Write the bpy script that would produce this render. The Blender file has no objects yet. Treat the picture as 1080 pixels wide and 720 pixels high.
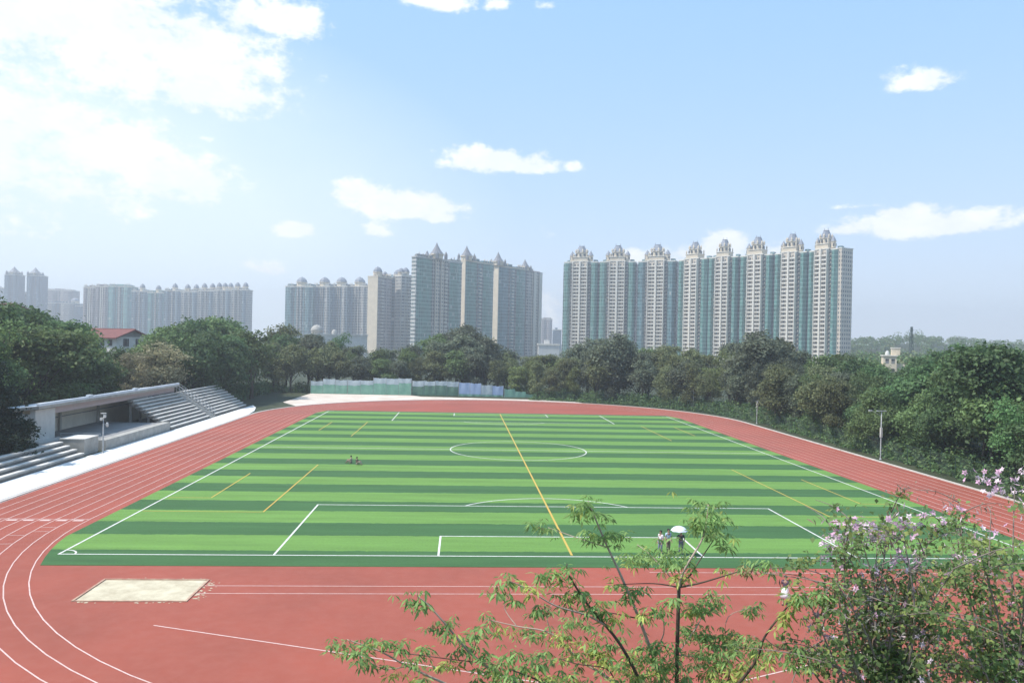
import bpy, math, random
import numpy as np
from mathutils import Vector, Matrix

# ------------------------------------------------------------------ camera, world, sun
S = bpy.context.scene
COL = S.collection
R = math.radians
F_PX, YAW, ROLL = 842.55, 0.0620, 0.02186
CAM = Vector((-7.85, -54.39, 14.66))
FWD = Vector((math.sin(YAW), math.cos(YAW), 0)); RGT = Vector((math.cos(YAW), -math.sin(YAW), 0)); UPV = Vector((0, 0, 1))
rc = RGT*math.cos(ROLL) + UPV*math.sin(ROLL); uc = UPV*math.cos(ROLL) - RGT*math.sin(ROLL)
cam_d = bpy.data.cameras.new('camera'); cam = bpy.data.objects.new('camera', cam_d); COL.objects.link(cam)
cam_d.sensor_width = 36; cam_d.lens = F_PX/1080*36; cam_d.clip_end = 12000; cam_d.clip_start = 0.2
cam.matrix_world = Matrix(((rc.x, uc.x, -FWD.x, CAM.x), (rc.y, uc.y, -FWD.y, CAM.y), (rc.z, uc.z, -FWD.z, CAM.z), (0, 0, 0, 1)))
S.camera = cam
S.view_settings.view_transform = 'Standard'; S.view_settings.look = 'None'
S.view_settings.gamma = 1; S.view_settings.exposure = 0.84; S.view_settings.use_curve_mapping = False
S.cycles.max_bounces = 6; S.cycles.diffuse_bounces = 3; S.cycles.glossy_bounces = 2; S.cycles.transmission_bounces = 4
S.cycles.transparent_max_bounces = 8; S.cycles.volume_bounces = 0
S.cycles.use_denoising = True

SUN_AZ = Vector((-0.96, -0.2)).normalized(); SUN_EL = R(57)
to_sun = Vector((SUN_AZ.x*math.cos(SUN_EL), SUN_AZ.y*math.cos(SUN_EL), math.sin(SUN_EL)))

def ray(u, v):
    x, y = u-540, v-360
    cr, sr = math.cos(ROLL), math.sin(ROLL)
    x, y = cr*x + sr*y, -sr*x + cr*y
    return RGT*(x/F_PX) + FWD - UPV*(y/F_PX)          # unit forward depth
def at(u, v, depth): return CAM + ray(u, v)*depth
def ground(u, v, z=0.0):
    d = ray(u, v); return CAM + d*((z-CAM.z)/d.z)
def project(p):
    d = p - CAM; c = d.dot(FWD); x = F_PX*d.dot(RGT)/c; y = -F_PX*d.z/c
    cr, sr = math.cos(ROLL), math.sin(ROLL)
    return 540 + cr*x - sr*y, 360 + sr*x + cr*y, c
def horizon(u): return 360 + (u-540)*math.tan(ROLL)

def build_world():
    w = bpy.data.worlds.new('World'); S.world = w; w.use_nodes = True
    nt = w.node_tree; nt.nodes.clear(); N = nt.nodes.new; L = nt.links.new
    out = N('ShaderNodeOutputWorld'); bg = N('ShaderNodeBackground'); L(bg.outputs[0], out.inputs[0])
    bg.inputs[1].default_value = 0.145
    sky = N('ShaderNodeTexSky'); sky.sky_type = 'NISHITA'; sky.sun_disc = False
    sky.sun_elevation = SUN_EL; sky.sun_rotation = math.atan2(SUN_AZ.x, SUN_AZ.y)
    sky.air_density = 1.0; sky.dust_density = 1.6; sky.ozone_density = 1.0; sky.altitude = 20
    def val(x, i, node):
        if isinstance(x, (int, float)): node.inputs[i].default_value = x
        else: L(x, node.inputs[i])
    def M(op, a, b=0.0, clamp=False):
        n = N('ShaderNodeMath'); n.operation = op; n.use_clamp = clamp; val(a, 0, n); val(b, 1, n); return n.outputs[0]
    tc = N('ShaderNodeTexCoord'); sep = N('ShaderNodeSeparateXYZ'); L(tc.outputs['Generated'], sep.inputs[0])
    az = M('ARCTAN2', sep.outputs[0], sep.outputs[1]); el = M('ARCSINE', sep.outputs[2])
    comb = N('ShaderNodeCombineXYZ'); L(az, comb.inputs[0]); L(M('MULTIPLY', el, 1.5), comb.inputs[1])
    def noise(scale, detail, rough, src):
        n = N('ShaderNodeTexNoise'); n.inputs['Scale'].default_value = scale; n.inputs['Detail'].default_value = detail
        n.inputs['Roughness'].default_value = rough; L(src, n.inputs['Vector']); return n.outputs['Fac']
    n1 = noise(11, 9, 0.66, comb.outputs[0]); n2 = noise(38, 8, 0.65, comb.outputs[0]); n3 = noise(4.5, 5, .55, comb.outputs[0])
    # cumulus puffs: direction, half widths (radians), strength, softness
    puffs = [  # u, v, ru, rv, weight
        (60, 20, 190, 60, .9), (205, 60, 95, 55, .85), (295, 22, 55, 22, .9), (225, 100, 75, 30, .9), (130, 75, 110, 50, .6), (275, 62, 20, 9, .5),
        (35, 122, 75, 24, .9), (110, 160, 80, 34, .85), (185, 190, 62, 30, .9), (50, 195, 120, 32, .5), (-60, 150, 120, 90, .9),
        (525, 171, 62, 17, 1.0), (505, 165, 34, 13, .7), (560, 178, 34, 10, .8), (606, 177, 14, 6, .5), (378, 203, 30, 15, 1.0), (430, 218, 68, 20, 1.0), (465, 230, 30, 9, .8),
        (312, 243, 22, 10, 1.0), (397, 244, 18, 9, .75), (278, 284, 22, 10, .6), (217, 146, 12, 5, .4),
        (766, 257, 28, 16, 1.0), (690, 272, 40, 13, .9), (745, 268, 50, 12, .8), (820, 265, 30, 10, .5),
        (975, 238, 85, 17, .9), (958, 228, 34, 14, .9), (1020, 236, 40, 12, .7), (885, 244, 26, 8, .7), (972, 86, 33, 12, .75), (988, 80, 18, 9, .7), (918, 217, 26, 3, .35),
        (462, 2, 40, 14, .9), (524, 6, 16, 8, .6), (575, 6, 14, 6, .45), (580, 340, 22, 70, .35), (1560, 160, 160, 40, .8), (-300, 120, 200, 60, .9)]
    warp = M('ADD', M('MULTIPLY', M('SUBTRACT', n1, .5), 1.7), M('MULTIPLY', M('SUBTRACT', n2, .5), 1.35))
    def cover(lst, f0, f1, k_w):
        field = None
        for (u, v, ru, rv, wt) in lst:
            d = ray(u, v).normalized(); a0 = math.atan2(d.x, d.y); e0 = math.asin(d.z); k = 1.0/F_PX
            dx = M('DIVIDE', M('SUBTRACT', az, a0), ru*k*1.15); dy = M('DIVIDE', M('SUBTRACT', el, e0), rv*k*1.15)
            dyb = M('MULTIPLY', M('MINIMUM', dy, 0.0), 1.4); dyt = M('MAXIMUM', dy, 0.0)
            r = M('SQRT', M('ADD', M('MULTIPLY', dx, dx), M('ADD', M('MULTIPLY', dyb, dyb), M('MULTIPLY', dyt, dyt))))
            f = M('MULTIPLY', M('SUBTRACT', 1.0, r), wt); field = f if field is None else M('MAXIMUM', field, f)
        field = M('ADD', M('MAXIMUM', field, -1.0), M('MULTIPLY', warp, k_w))
        mr = N('ShaderNodeMapRange'); mr.interpolation_type = 'SMOOTHSTEP'; L(field, mr.inputs['Value']); mr.inputs['From Min'].default_value = f0; mr.inputs['From Max'].default_value = f1
        return mr.outputs[0]
    big, small = puffs[:11], puffs[11:]
    cov = M('MAXIMUM', cover(big, .0, .50, 1.1), cover(small, .06, .50, .95))
    # thin veil, thickest low on the left where the sun stands, and low all round
    d = ray(60, 215).normalized()
    va = M('MULTIPLY', M('SUBTRACT', az, math.atan2(d.x, d.y)), 1.9); ve = M('MULTIPLY', M('SUBTRACT', el, math.asin(d.z)), 4.0)
    veil = M('SUBTRACT', 1.0, M('SQRT', M('ADD', M('MULTIPLY', va, va), M('MULTIPLY', ve, ve))))
    veil = M('MULTIPLY', M('MAXIMUM', veil, 0.0), M('ADD', .5, n3))
    low = M('MULTIPLY', M('POWER', M('SUBTRACT', 1.0, M('MINIMUM', M('ABSOLUTE', el), 1.0)), 5.0), .80)
    base = N('ShaderNodeMix'); base.data_type = 'RGBA'; base.inputs[0].default_value = .8
    L(sky.outputs[0], base.inputs[6]); base.inputs[7].default_value = (1.4, 2.6, 4.2, 1)
    m0 = N('ShaderNodeMix'); m0.data_type = 'RGBA'; L(low, m0.inputs[0]); L(base.outputs[2], m0.inputs[6]); m0.inputs[7].default_value = (3.85, 4.0, 4.3, 1)
    m1 = N('ShaderNodeMix'); m1.data_type = 'RGBA'; L(M('MINIMUM', M('MULTIPLY', veil, 1.15), .68), m1.inputs[0]); L(m0.outputs[2], m1.inputs[6]); m1.inputs[7].default_value = (3.75, 4.3, 4.75, 1)
    m2 = N('ShaderNodeMix'); m2.data_type = 'RGBA'; L(M('MULTIPLY', cov, .93), m2.inputs[0]); L(m1.outputs[2], m2.inputs[6]); 
    cs = N('ShaderNodeMix'); cs.data_type = 'RGBA'; L(M('MULTIPLY', M('MAXIMUM', M('SUBTRACT', n1, .46), 0.0), 4.0, True), cs.inputs[0]); cs.inputs[6].default_value = (4.05, 4.25, 4.5, 1); cs.inputs[7].default_value = (4.9, 4.95, 4.95, 1); L(cs.outputs[2], m2.inputs[7])
    L(m2.outputs[2], bg.inputs[0])
    w.cycles.sampling_method = 'MANUAL'; w.cycles.sample_map_resolution = 512
build_world()
sun_d = bpy.data.lights.new('sun', 'SUN'); sun_d.energy = 3.1; sun_d.angle = R(0.6); sun_d.color = (1, .96, .9)
sun = bpy.data.objects.new('sun', sun_d); COL.objects.link(sun); sun.rotation_euler = to_sun.to_track_quat('Z', 'Y').to_euler(); sun.location = (-300, 200, 400)

# ------------------------------------------------------------------ helpers
def tag(o, label=None, cat=None, group=None, kind=None):
    if label: o['label'] = label
    if cat: o['category'] = cat
    if group: o['group'] = group
    if kind: o['kind'] = kind
    return o
def empty(name, loc, rz=0.0):
    o = bpy.data.objects.new(name, None); COL.objects.link(o); o.location = loc; o.rotation_euler = (0, 0, rz); o.empty_display_size = .3; return o
def link(name, me, parent=None, loc=(0, 0, 0), rot=(0, 0, 0)):
    o = bpy.data.objects.new(name, me); COL.objects.link(o); o.location = loc; o.rotation_euler = rot
    if parent is not None: o.parent = parent
    return o
class MB:
    def __init__(s): s.v = []; s.f = []; s.m = []
    def add(s, vs, fs, m=0):
        b = len(s.v); s.v += [tuple(x) for x in vs]; s.f += [tuple(i+b for i in f) for f in fs]; s.m += [m]*len(fs); return s
    def box(s, x0, x1, y0, y1, z0, z1, m=0):
        return s.add([(x0, y0, z0), (x1, y0, z0), (x1, y1, z0), (x0, y1, z0), (x0, y0, z1), (x1, y0, z1), (x1, y1, z1), (x0, y1, z1)],
                     [(0, 3, 2, 1), (4, 5, 6, 7), (0, 1, 5, 4), (1, 2, 6, 5), (2, 3, 7, 6), (3, 0, 4, 7)], m)
    def prism(s, poly, z0, z1, m=0):
        n = len(poly); vs = [(x, y, z0) for x, y in poly] + [(x, y, z1) for x, y in poly]
        return s.add(vs, [tuple(reversed(range(n))), tuple(range(n, 2*n))] + [(i, (i+1) % n, n+(i+1) % n, n+i) for i in range(n)], m)
    def extr_y(s, poly, y0, y1, m=0):                 # profile in x,z pulled along y
        n = len(poly); vs = [(x, y0, z) for x, z in poly] + [(x, y1, z) for x, z in poly]
        return s.add(vs, [tuple(range(n)), tuple(reversed(range(n, 2*n)))] + [(i, n+i, n+(i+1) % n, (i+1) % n) for i in range(n)], m)
    def sheet(s, poly, z, m=0):
        return s.add([(x, y, z) for x, y in poly], [tuple(range(len(poly)))], m)
    def strip(s, left, right, z, m=0):
        n = len(left); return s.add([(x, y, z) for x, y in left] + [(x, y, z) for x, y in right], [(i, n+i, n+i+1, i+1) for i in range(n-1)], m)
    def line(s, a, b, w, z, m=0):
        a, b = Vector(a), Vector(b); d = (b-a).normalized(); n = Vector((-d.y, d.x))*w/2
        return s.sheet([a-n, b-n, b+n, a+n], z, m)
    def lathe(s, prof, c=(0, 0), seg=8, m=0, ph=0.0):
        n = len(prof); vs = []
        for i in range(seg):
            a = 2*math.pi*i/seg + ph
            vs += [(c[0]+r*math.cos(a), c[1]+r*math.sin(a), z) for r, z in prof]
        fs = []
        for i in range(seg):
            j = (i+1) % seg
            fs += [(i*n+k, j*n+k, j*n+k+1, i*n+k+1) for k in range(n-1)]
        return s.add(vs, fs, m)
    def tube(s, pts, rad, seg=6, m=0):
        pts = [Vector(p) for p in pts]; n = len(pts)
        if isinstance(rad, (int, float)): rad = [rad]*n
        vs = []; ref = Vector((.31, .52, .79))
        for i, p in enumerate(pts):
            t = (pts[min(i+1, n-1)] - pts[max(i-1, 0)]).normalized()
            a = t.cross(ref)
            if a.length < 1e-3: a = t.cross(Vector((1, 0, 0)))
            a.normalize(); b = t.cross(a)
            vs += [p + (a*math.cos(2*math.pi*k/seg) + b*math.sin(2*math.pi*k/seg))*rad[i] for k in range(seg)]
        fs = [(i*seg+k, i*seg+(k+1) % seg, (i+1)*seg+(k+1) % seg, (i+1)*seg+k) for i in range(n-1) for k in range(seg)]
        fs += [tuple(reversed(range(seg))), tuple((n-1)*seg+k for k in range(seg))]
        return s.add(vs, fs, m)
    def mesh(s, name, mats, smooth=False):
        me = bpy.data.meshes.new(name); me.from_pydata(s.v, [], s.f)
        for m in (mats if isinstance(mats, (list, tuple)) else [mats]): me.materials.append(m)
        me.polygons.foreach_set('material_index', s.m)
        if smooth: me.polygons.foreach_set('use_smooth', [True]*len(s.f))
        me.update(); return me
    def build(s, name, mats, parent=None, smooth=False, loc=(0, 0, 0)):
        return link(name, s.mesh(name, mats, smooth), parent, loc)

# ------------------------------------------------------------------ materials
def mat(name):
    m = bpy.data.materials.new(name); m.use_nodes = True; nt = m.node_tree; b = nt.nodes['Principled BSDF']; b.inputs['Roughness'].default_value = .8
    b.inputs['Specular IOR Level'].default_value = .3
    return m, nt, b
def surf(name, c, c2=None, scale=1.0, rough=.8, spec=.3, detail=6, bump=0.0, coord='Object', lo=.35, hi=.65):
    m, nt, b = mat(name); N = nt.nodes.new; L = nt.links.new
    b.inputs['Roughness'].default_value = rough; b.inputs['Specular IOR Level'].default_value = spec
    if c2 is None: c2 = tuple(x*.82 for x in c)
    tc = N('ShaderNodeTexCoord'); n = N('ShaderNodeTexNoise'); n.inputs['Scale'].default_value = scale; n.inputs['Detail'].default_value = detail; n.inputs['Roughness'].default_value = .65
    L(tc.outputs[coord], n.inputs['Vector'])
    r = N('ShaderNodeValToRGB'); r.color_ramp.elements[0].position = lo; r.color_ramp.elements[1].position = hi
    r.color_ramp.elements[0].color = (*c2, 1); r.color_ramp.elements[1].color = (*c, 1)
    L(n.outputs['Fac'], r.inputs[0]); L(r.outputs[0], b.inputs['Base Color'])
    if bump:
        bp = N('ShaderNodeBump'); bp.inputs['Strength'].default_value = bump; L(n.outputs['Fac'], bp.inputs['Height']); L(bp.outputs[0], b.inputs['Normal'])
    return m
def leafmat(name, c, var=.45, trans=.38, hue=.03):
    m, nt, b = mat(name); N = nt.nodes.new; L = nt.links.new
    oi = N('ShaderNodeObjectInfo'); geo = N('ShaderNodeNewGeometry')
    hs = N('ShaderNodeHueSaturation'); hs.inputs['Color'].default_value = (*c, 1)
    a = N('ShaderNodeMath'); a.operation = 'MULTIPLY_ADD'; L(geo.outputs['Random Per Island'], a.inputs[0]); a.inputs[1].default_value = var*1.5; a.inputs[2].default_value = 1-var*.75
    a2 = N('ShaderNodeMath'); a2.operation = 'MULTIPLY_ADD'; L(oi.outputs['Random'], a2.inputs[0]); a2.inputs[1].default_value = .6; a2.inputs[2].default_value = .7
    a3 = N('ShaderNodeMath'); a3.operation = 'MULTIPLY'; L(a.outputs[0], a3.inputs[0]); L(a2.outputs[0], a3.inputs[1]); L(a3.outputs[0], hs.inputs['Value'])
    h = N('ShaderNodeMath'); h.operation = 'MULTIPLY_ADD'; L(oi.outputs['Random'], h.inputs[0]); h.inputs[1].default_value = hue*2; h.inputs[2].default_value = .5-hue; L(h.outputs[0], hs.inputs['Hue'])
    L(hs.outputs[0], b.inputs['Base Color']); b.inputs['Roughness'].default_value = .6; b.inputs['Specular IOR Level'].default_value = .25
    tr = N('ShaderNodeBsdfTranslucent'); L(hs.outputs[0], tr.inputs['Color']); mx = N('ShaderNodeMixShader'); mx.inputs[0].default_value = trans
    L(b.outputs[0], mx.inputs[1]); L(tr.outputs[0], mx.inputs[2]); L(mx.outputs[0], nt.nodes['Material Output'].inputs[0])
    return m
def facade(name, wall, glass, fh=3.3, ww=1.6, slab=.25, mull=.16, dark=.5, wallnoise=.12, rough=.25):
    """curtain wall: floor bands and mullions in object space, each pane with a tone of its own"""
    m, nt, b = mat(name); N = nt.nodes.new; L = nt.links.new
    def Mt(op, a, bb=0.0):
        n = N('ShaderNodeMath'); n.operation = op
        for i, x in enumerate((a, bb)):
            if isinstance(x, (int, float)): n.inputs[i].default_value = x
            else: L(x, n.inputs[i])
        return n.outputs[0]
    tc = N('ShaderNodeTexCoord'); sp = N('ShaderNodeSeparateXYZ'); L(tc.outputs['Object'], sp.inputs[0])
    zz = Mt('DIVIDE', sp.outputs[2], fh); xx = Mt('DIVIDE', Mt('ADD', sp.outputs[0], Mt('MULTIPLY', sp.outputs[1], 1.0)), ww)
    g = Mt('MULTIPLY', Mt('GREATER_THAN', Mt('FRACT', zz), slab), Mt('GREATER_THAN', Mt('FRACT', xx), mull))
    cb = N('ShaderNodeCombineXYZ'); L(Mt('FLOOR', xx), cb.inputs[0]); L(Mt('FLOOR', zz), cb.inputs[1])
    wn = N('ShaderNodeTexWhiteNoise'); wn.noise_dimensions = '2D'; L(cb.outputs[0], wn.inputs['Vector'])
    gr = N('ShaderNodeValToRGB'); gr.color_ramp.elements[0].color = (*[x*dark for x in glass], 1); gr.color_ramp.elements[1].color = (*[min(1, x*1.35) for x in glass], 1)
    e = gr.color_ramp.elements.new(.93); e.color = (*[x*1.25 for x in glass], 1); gr.color_ramp.elements[2].color = (.42, .42, .38, 1)
    L(wn.outputs['Value'], gr.inputs[0])
    nz = N('ShaderNodeTexNoise'); nz.inputs['Scale'].default_value = .12; nz.inputs['Detail'].default_value = 6; L(tc.outputs['Object'], nz.inputs['Vector'])
    wr = N('ShaderNodeValToRGB'); wr.color_ramp.elements[0].position = .3; wr.color_ramp.elements[1].position = .7
    wr.color_ramp.elements[0].color = (*[x*(1-wallnoise*1.6) for x in wall], 1); wr.color_ramp.elements[1].color = (*wall, 1); L(nz.outputs['Fac'], wr.inputs[0])
    mx = N('ShaderNodeMix'); mx.data_type = 'RGBA'; L(g, mx.inputs[0]); L(wr.outputs[0], mx.inputs[6]); L(gr.outputs[0], mx.inputs[7]); L(mx.outputs[2], b.inputs['Base Color'])
    ro = Mt('SUBTRACT', .8, Mt('MULTIPLY', g, .8-rough)); L(ro, b.inputs['Roughness']); b.inputs['Specular IOR Level'].default_value = .4
    return m

def track_mat():
    m, nt, b = mat('red_rubber'); N = nt.nodes.new; L = nt.links.new
    tc = N('ShaderNodeTexCoord')
    def nz(s, d=6, r=.6):
        n = N('ShaderNodeTexNoise'); n.inputs['Scale'].default_value = s; n.inputs['Detail'].default_value = d; n.inputs['Roughness'].default_value = r; L(tc.outputs['Object'], n.inputs['Vector']); return n
    a = nz(.09, 7, .6); r = N('ShaderNodeValToRGB'); L(a.outputs['Fac'], r.inputs[0])
    r.color_ramp.elements[0].position = .3; r.color_ramp.elements[0].color = (.255, .066, .041, 1); r.color_ramp.elements[1].position = .72; r.color_ramp.elements[1].color = (.355, .082, .050, 1)
    c = nz(1.2, 8, .7); r2 = N('ShaderNodeValToRGB'); L(c.outputs['Fac'], r2.inputs[0]); r2.color_ramp.elements[0].position = .42; r2.color_ramp.elements[1].position = .8
    r2.color_ramp.elements[0].color = (0, 0, 0, 1); r2.color_ramp.elements[1].color = (.5, .5, .5, 1)
    mx = N('ShaderNodeMix'); mx.data_type = 'RGBA'; L(r2.outputs[0], mx.inputs[0]); L(r.outputs[0], mx.inputs[6]); mx.inputs[7].default_value = (.35, .12, .085, 1)
    L(mx.outputs[2], b.inputs['Base Color']); b.inputs['Roughness'].default_value = .72
    f = nz(18, 4, .7); bp = N('ShaderNodeBump'); bp.inputs['Strength'].default_value = .25; bp.inputs['Distance'].default_value = .02; L(f.outputs['Fac'], bp.inputs['Height']); L(bp.outputs[0], b.inputs['Normal'])
    return m
def turf_mat():
    m, nt, b = mat('striped_turf'); N = nt.nodes.new; L = nt.links.new
    def Mt(op, a, bb=0.0):
        n = N('ShaderNodeMath'); n.operation = op
        for i, x in enumerate((a, bb)):
            if isinstance(x, (int, float)): n.inputs[i].default_value = x
            else: L(x, n.inputs[i])
        return n.outputs[0]
    tc = N('ShaderNodeTexCoord'); sp = N('ShaderNodeSeparateXYZ'); L(tc.outputs['Object'], sp.inputs[0])
    def nz(s, d, r, mp=None):
        n = N('ShaderNodeTexNoise'); n.inputs['Scale'].default_value = s; n.inputs['Detail'].default_value = d; n.inputs['Roughness'].default_value = r
        if mp:
            k = N('ShaderNodeMapping'); k.inputs['Scale'].default_value = mp; L(tc.outputs['Object'], k.inputs[0]); L(k.outputs[0], n.inputs['Vector'])
        else: L(tc.outputs['Object'], n.inputs['Vector'])
        return n.outputs['Fac']
    wob = Mt('MULTIPLY', Mt('SUBTRACT', nz(.9, 6, .75), .5), .8)
    y = Mt('ADD', Mt('ADD', sp.outputs[1], -5.55+84.0), wob)
    fr = Mt('MODULO', y, 8.4)
    sel = N('ShaderNodeMapRange'); L(fr, sel.inputs['Value']); sel.inputs['From Min'].default_value = 3.95; sel.inputs['From Max'].default_value = 4.1
    sel2 = N('ShaderNodeMapRange'); L(fr, sel2.inputs['Value']); sel2.inputs['From Min'].default_value = 8.26; sel2.inputs['From Max'].default_value = 8.4
    light = Mt('MINIMUM', sel.outputs[0], Mt('SUBTRACT', 1.0, sel2.outputs[0]))
    mx = N('ShaderNodeMix'); mx.data_type = 'RGBA'; L(light, mx.inputs[0]); mx.inputs[6].default_value = (.048, .115, .036, 1); mx.inputs[7].default_value = (.124, .235, .050, 1)
    # roll width streaks, worn and brushed patches, fine speckle
    st = nz(.55, 8, .68, (.14, 1.5, 1)); sp2 = nz(6, 6, .75)
    v = Mt('ADD', Mt('MULTIPLY', st, 1.0), Mt('MULTIPLY', sp2, .8)); v = Mt('ADD', v, .14)
    mul = N('ShaderNodeMix'); mul.data_type = 'RGBA'; mul.blend_type = 'MULTIPLY'; mul.inputs[0].default_value = 1; L(mx.outputs[2], mul.inputs[6]); L(v, mul.inputs[7])
    L(mul.outputs[2], b.inputs['Base Color']); b.inputs['Roughness'].default_value = .75; b.inputs['Specular IOR Level'].default_value = .2
    bp = N('ShaderNodeBump'); bp.inputs['Strength'].default_value = .4; bp.inputs['Distance'].default_value = .03; L(nz(14, 3, .7), bp.inputs['Height']); L(bp.outputs[0], b.inputs['Normal'])
    return m

M_track = track_mat(); M_turf = turf_mat()
M_ground = surf('soil_ground', (.055, .062, .030), (.034, .044, .020), .15)
M_white = surf('white_paint', (.72, .70, .66), (.56, .52, .48), 2.5, .7)
M_lane = surf('lane_paint', (.66, .50, .45), (.55, .36, .32), 3, .75)
M_yellow = surf('yellow_paint', (.55, .40, .07), (.45, .30, .06), 1.5, .7)
M_orange = surf('orange_paint', (.60, .33, .06), (.48, .36, .08), .12, .7)
M_walk = surf('pale_concrete', (.74, .73, .71), (.64, .63, .60), .7, .85)
M_kerb = surf('kerb_concrete', (.55, .50, .45), (.42, .38, .34), .9, .85)
M_apron = surf('dusty_concrete', (.66, .58, .50), (.52, .42, .34), .25, .9)
M_sand = surf('sand', (.60, .53, .38), (.42, .355, .245), .9, .95, bump=.5)
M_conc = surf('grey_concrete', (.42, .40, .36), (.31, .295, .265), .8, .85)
M_conc_d = surf('shaded_concrete', (.235, .22, .195), (.15, .14, .125), .9, .85)  # shade on stand risers and frames put into a darker concrete
M_tread = surf('sunlit_tread_concrete', (.70, .67, .62), (.52, .49, .45), .9, .85)  # sunlight on the stand treads put into a paler concrete
M_plaster = surf('white_plaster', (.60, .585, .55), (.49, .475, .445), .5, .85)
M_beige = surf('beige_render', (.70, .64, .53), (.60, .54, .45), .5, .85)
M_pink = surf('pinkish_beam', (.46, .36, .34), (.40, .33, .31), .5, .85)
M_roofw = surf('white_roof_sheet', (.66, .70, .74), (.54, .58, .62), .6, .5)
M_floor = surf('shaded_floor', (.27, .265, .26), (.20, .195, .19), .5, .8)  # shade under the grandstand roof put into the floor colour
M_steel = surf('galvanised_steel', (.45, .46, .46), (.33, .34, .34), 2, .45)
M_dsteel = surf('dark_green_steel', (.035, .07, .055), None, 2, .55)
M_bark = surf('bark', (.10, .085, .065), (.05, .042, .032), 3, .9)
M_palebark = surf('pale_bark', (.46, .36, .28), (.33, .25, .19), 6, .85)
M_greybark = surf('grey_bark', (.28, .23, .19), (.18, .15, .12), 6, .85)
M_darkbark = surf('dark_bark', (.12, .088, .062), (.065, .047, .034), 6, .85)

# ------------------------------------------------------------------ the setting: ground, track, turf, lines
RI, RO, YA, YB = 36.7, 46.8, 10.4, 96.5
def stadium(r, n=48):
    p = [(r*math.cos(a), YB + r*math.sin(a)) for a in np.linspace(0, math.pi, n)]
    p += [(r*math.cos(a), YA + r*math.sin(a)) for a in np.linspace(math.pi, 2*math.pi, n)]
    return p
def hill_z(x, y):
    z = 21*math.exp(-(((x-440)/165)**2 + ((y-690)/90)**2))
    d = max(0.0, math.hypot(max(0, abs(x)-60), max(0, y-150, -50-y)))
    return z*min(1, d/70)
def make_ground():
    mb = MB(); xs = sorted(set([-5000, -3000, -1500, -700, -300, -150, -80, -60, 0, 60] + list(range(70, 730, 20)) + [900, 1500, 3000, 5000]))
    ys = sorted(set([-800, -300, -120, -60, 0, 60, 120] + list(range(130, 900, 20)) + [1000, 1300, 2000, 3500, 6000]))
    vs = [(x, y, -.02 + hill_z(x, y)) for y in ys for x in xs]; n = len(xs)
    mb.add(vs, [(j*n+i, j*n+i+1, (j+1)*n+i+1, (j+1)*n+i) for j in range(len(ys)-1) for i in range(n-1)])
    tag(mb.build('ground', M_ground), kind='structure')
make_ground()
tag(MB().sheet([(-47.6, 127), (-40, 112), (-20, 130), (6, 140), (22, 140), (18, 147), (-18, 152), (-21, 156), (-47, 156.5)], -.008).build('apron', M_apron), kind='structure')
tag(MB().sheet(stadium(RO), 0).build('running_track', M_track), kind='structure')
kb = MB()
def offs(r0, r1, z0, z1):
    a, b = stadium(r0), stadium(r1); n = len(a)
    vs = [(x, y, z1) for x, y in a] + [(x, y, z1) for x, y in b] + [(x, y, z0) for x, y in a] + [(x, y, z0) for x, y in b]
    fs = []
    for i in range(n):
        j = (i+1) % n
        fs += [(i, n+i, n+j, j), (i, j, 2*n+j, 2*n+i), (n+i, 3*n+i, 3*n+j, n+j)]
    kb.add(vs, fs)
offs(RO+.005, RO+.45, -.3, .07)
tag(kb.build('track_kerb', M_kerb), kind='structure')
wk = MB(); n = 12
wl = [(-51.6, 16.5), (-51.6, 118)]; wr = [(-47.26, 14), (-47.26, 109)]
wk.prism([(-51.6, 15.5), (-47.27, 14.2), (-47.27, 97), (-48.0, 104), (-49.6, 111.5), (-51.6, 117)], -.2, .09)
tag(wk.build('concrete_walkway', M_walk), kind='structure')

def turf_poly():
    # rectangle with its corners cut by the inner kerb
    r = RI-.35; x1 = 35.9; y0, y1 = -2.6, 108.3; p = []
    def corner(cx_, cy_, sx, sy, yl):
        xl = min(x1, math.sqrt(max(0, r*r-(yl-cy_)**2)))
        ys_ = np.linspace(cy_, yl, 8)
        return [(sx*min(x1, math.sqrt(r*r-(yy-cy_)**2)), yy) for yy in ys_]
    br = corner(0, YA, 1, -1, y0); tr = corner(0, YB, 1, 1, y1)
    p = list(reversed(br)) + tr
    p += [(-x, y) for x, y in reversed(p)]
    return p
tp = turf_poly()
tag(MB().prism(tp, -.05, .02).build('turf', M_turf), kind='structure')

ZT = .024
PW, PL = 34.09, 106.43
pl = MB(); LW = .14
def pline(a, b, w=LW, m=0, z=ZT): pl.line(a, b, w, z, m)
def arc_line(mb, c, r, a0, a1, w, z, m=0, n=48):
    A = np.linspace(a0, a1, n); mb.strip([(c[0]+(r-w/2)*math.cos(a), c[1]+(r-w/2)*math.sin(a)) for a in A], [(c[0]+(r+w/2)*math.cos(a), c[1]+(r+w/2)*math.sin(a)) for a in A], z, m)
def rect(x0, x1, y0, y1, skip=None):
    e = LW/2
    pline((x0-e, y0), (x1+e, y0)) if skip != 's' else None
    pline((x0-e, y1), (x1+e, y1)) if skip != 'n' else None
    y0e = y0 + (e if skip != 's' else 0); y1e = y1 - (e if skip != 'n' else 0)
    pline((x0, y0e), (x0, y1e)); pline((x1, y0e), (x1, y1e))
e = LW/2
rect(-PW, PW, 0, PL)
rect(-20.16, 20.16, e, 16.5, 's'); rect(-20.16, 20.16, PL-16.5, PL-e, 'n')
rect(-9.16, 9.16, e, 5.5, 's'); rect(-9.16, 9.16, PL-5.5, PL-e, 'n')
pline((-PW+e, PL/2), (PW-e, PL/2))
arc_line(pl, (0, PL/2), 9.15, 0, 2*math.pi, LW, ZT+.003, n=72)
th = math.acos((16.5+e-11)/9.15)
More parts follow.
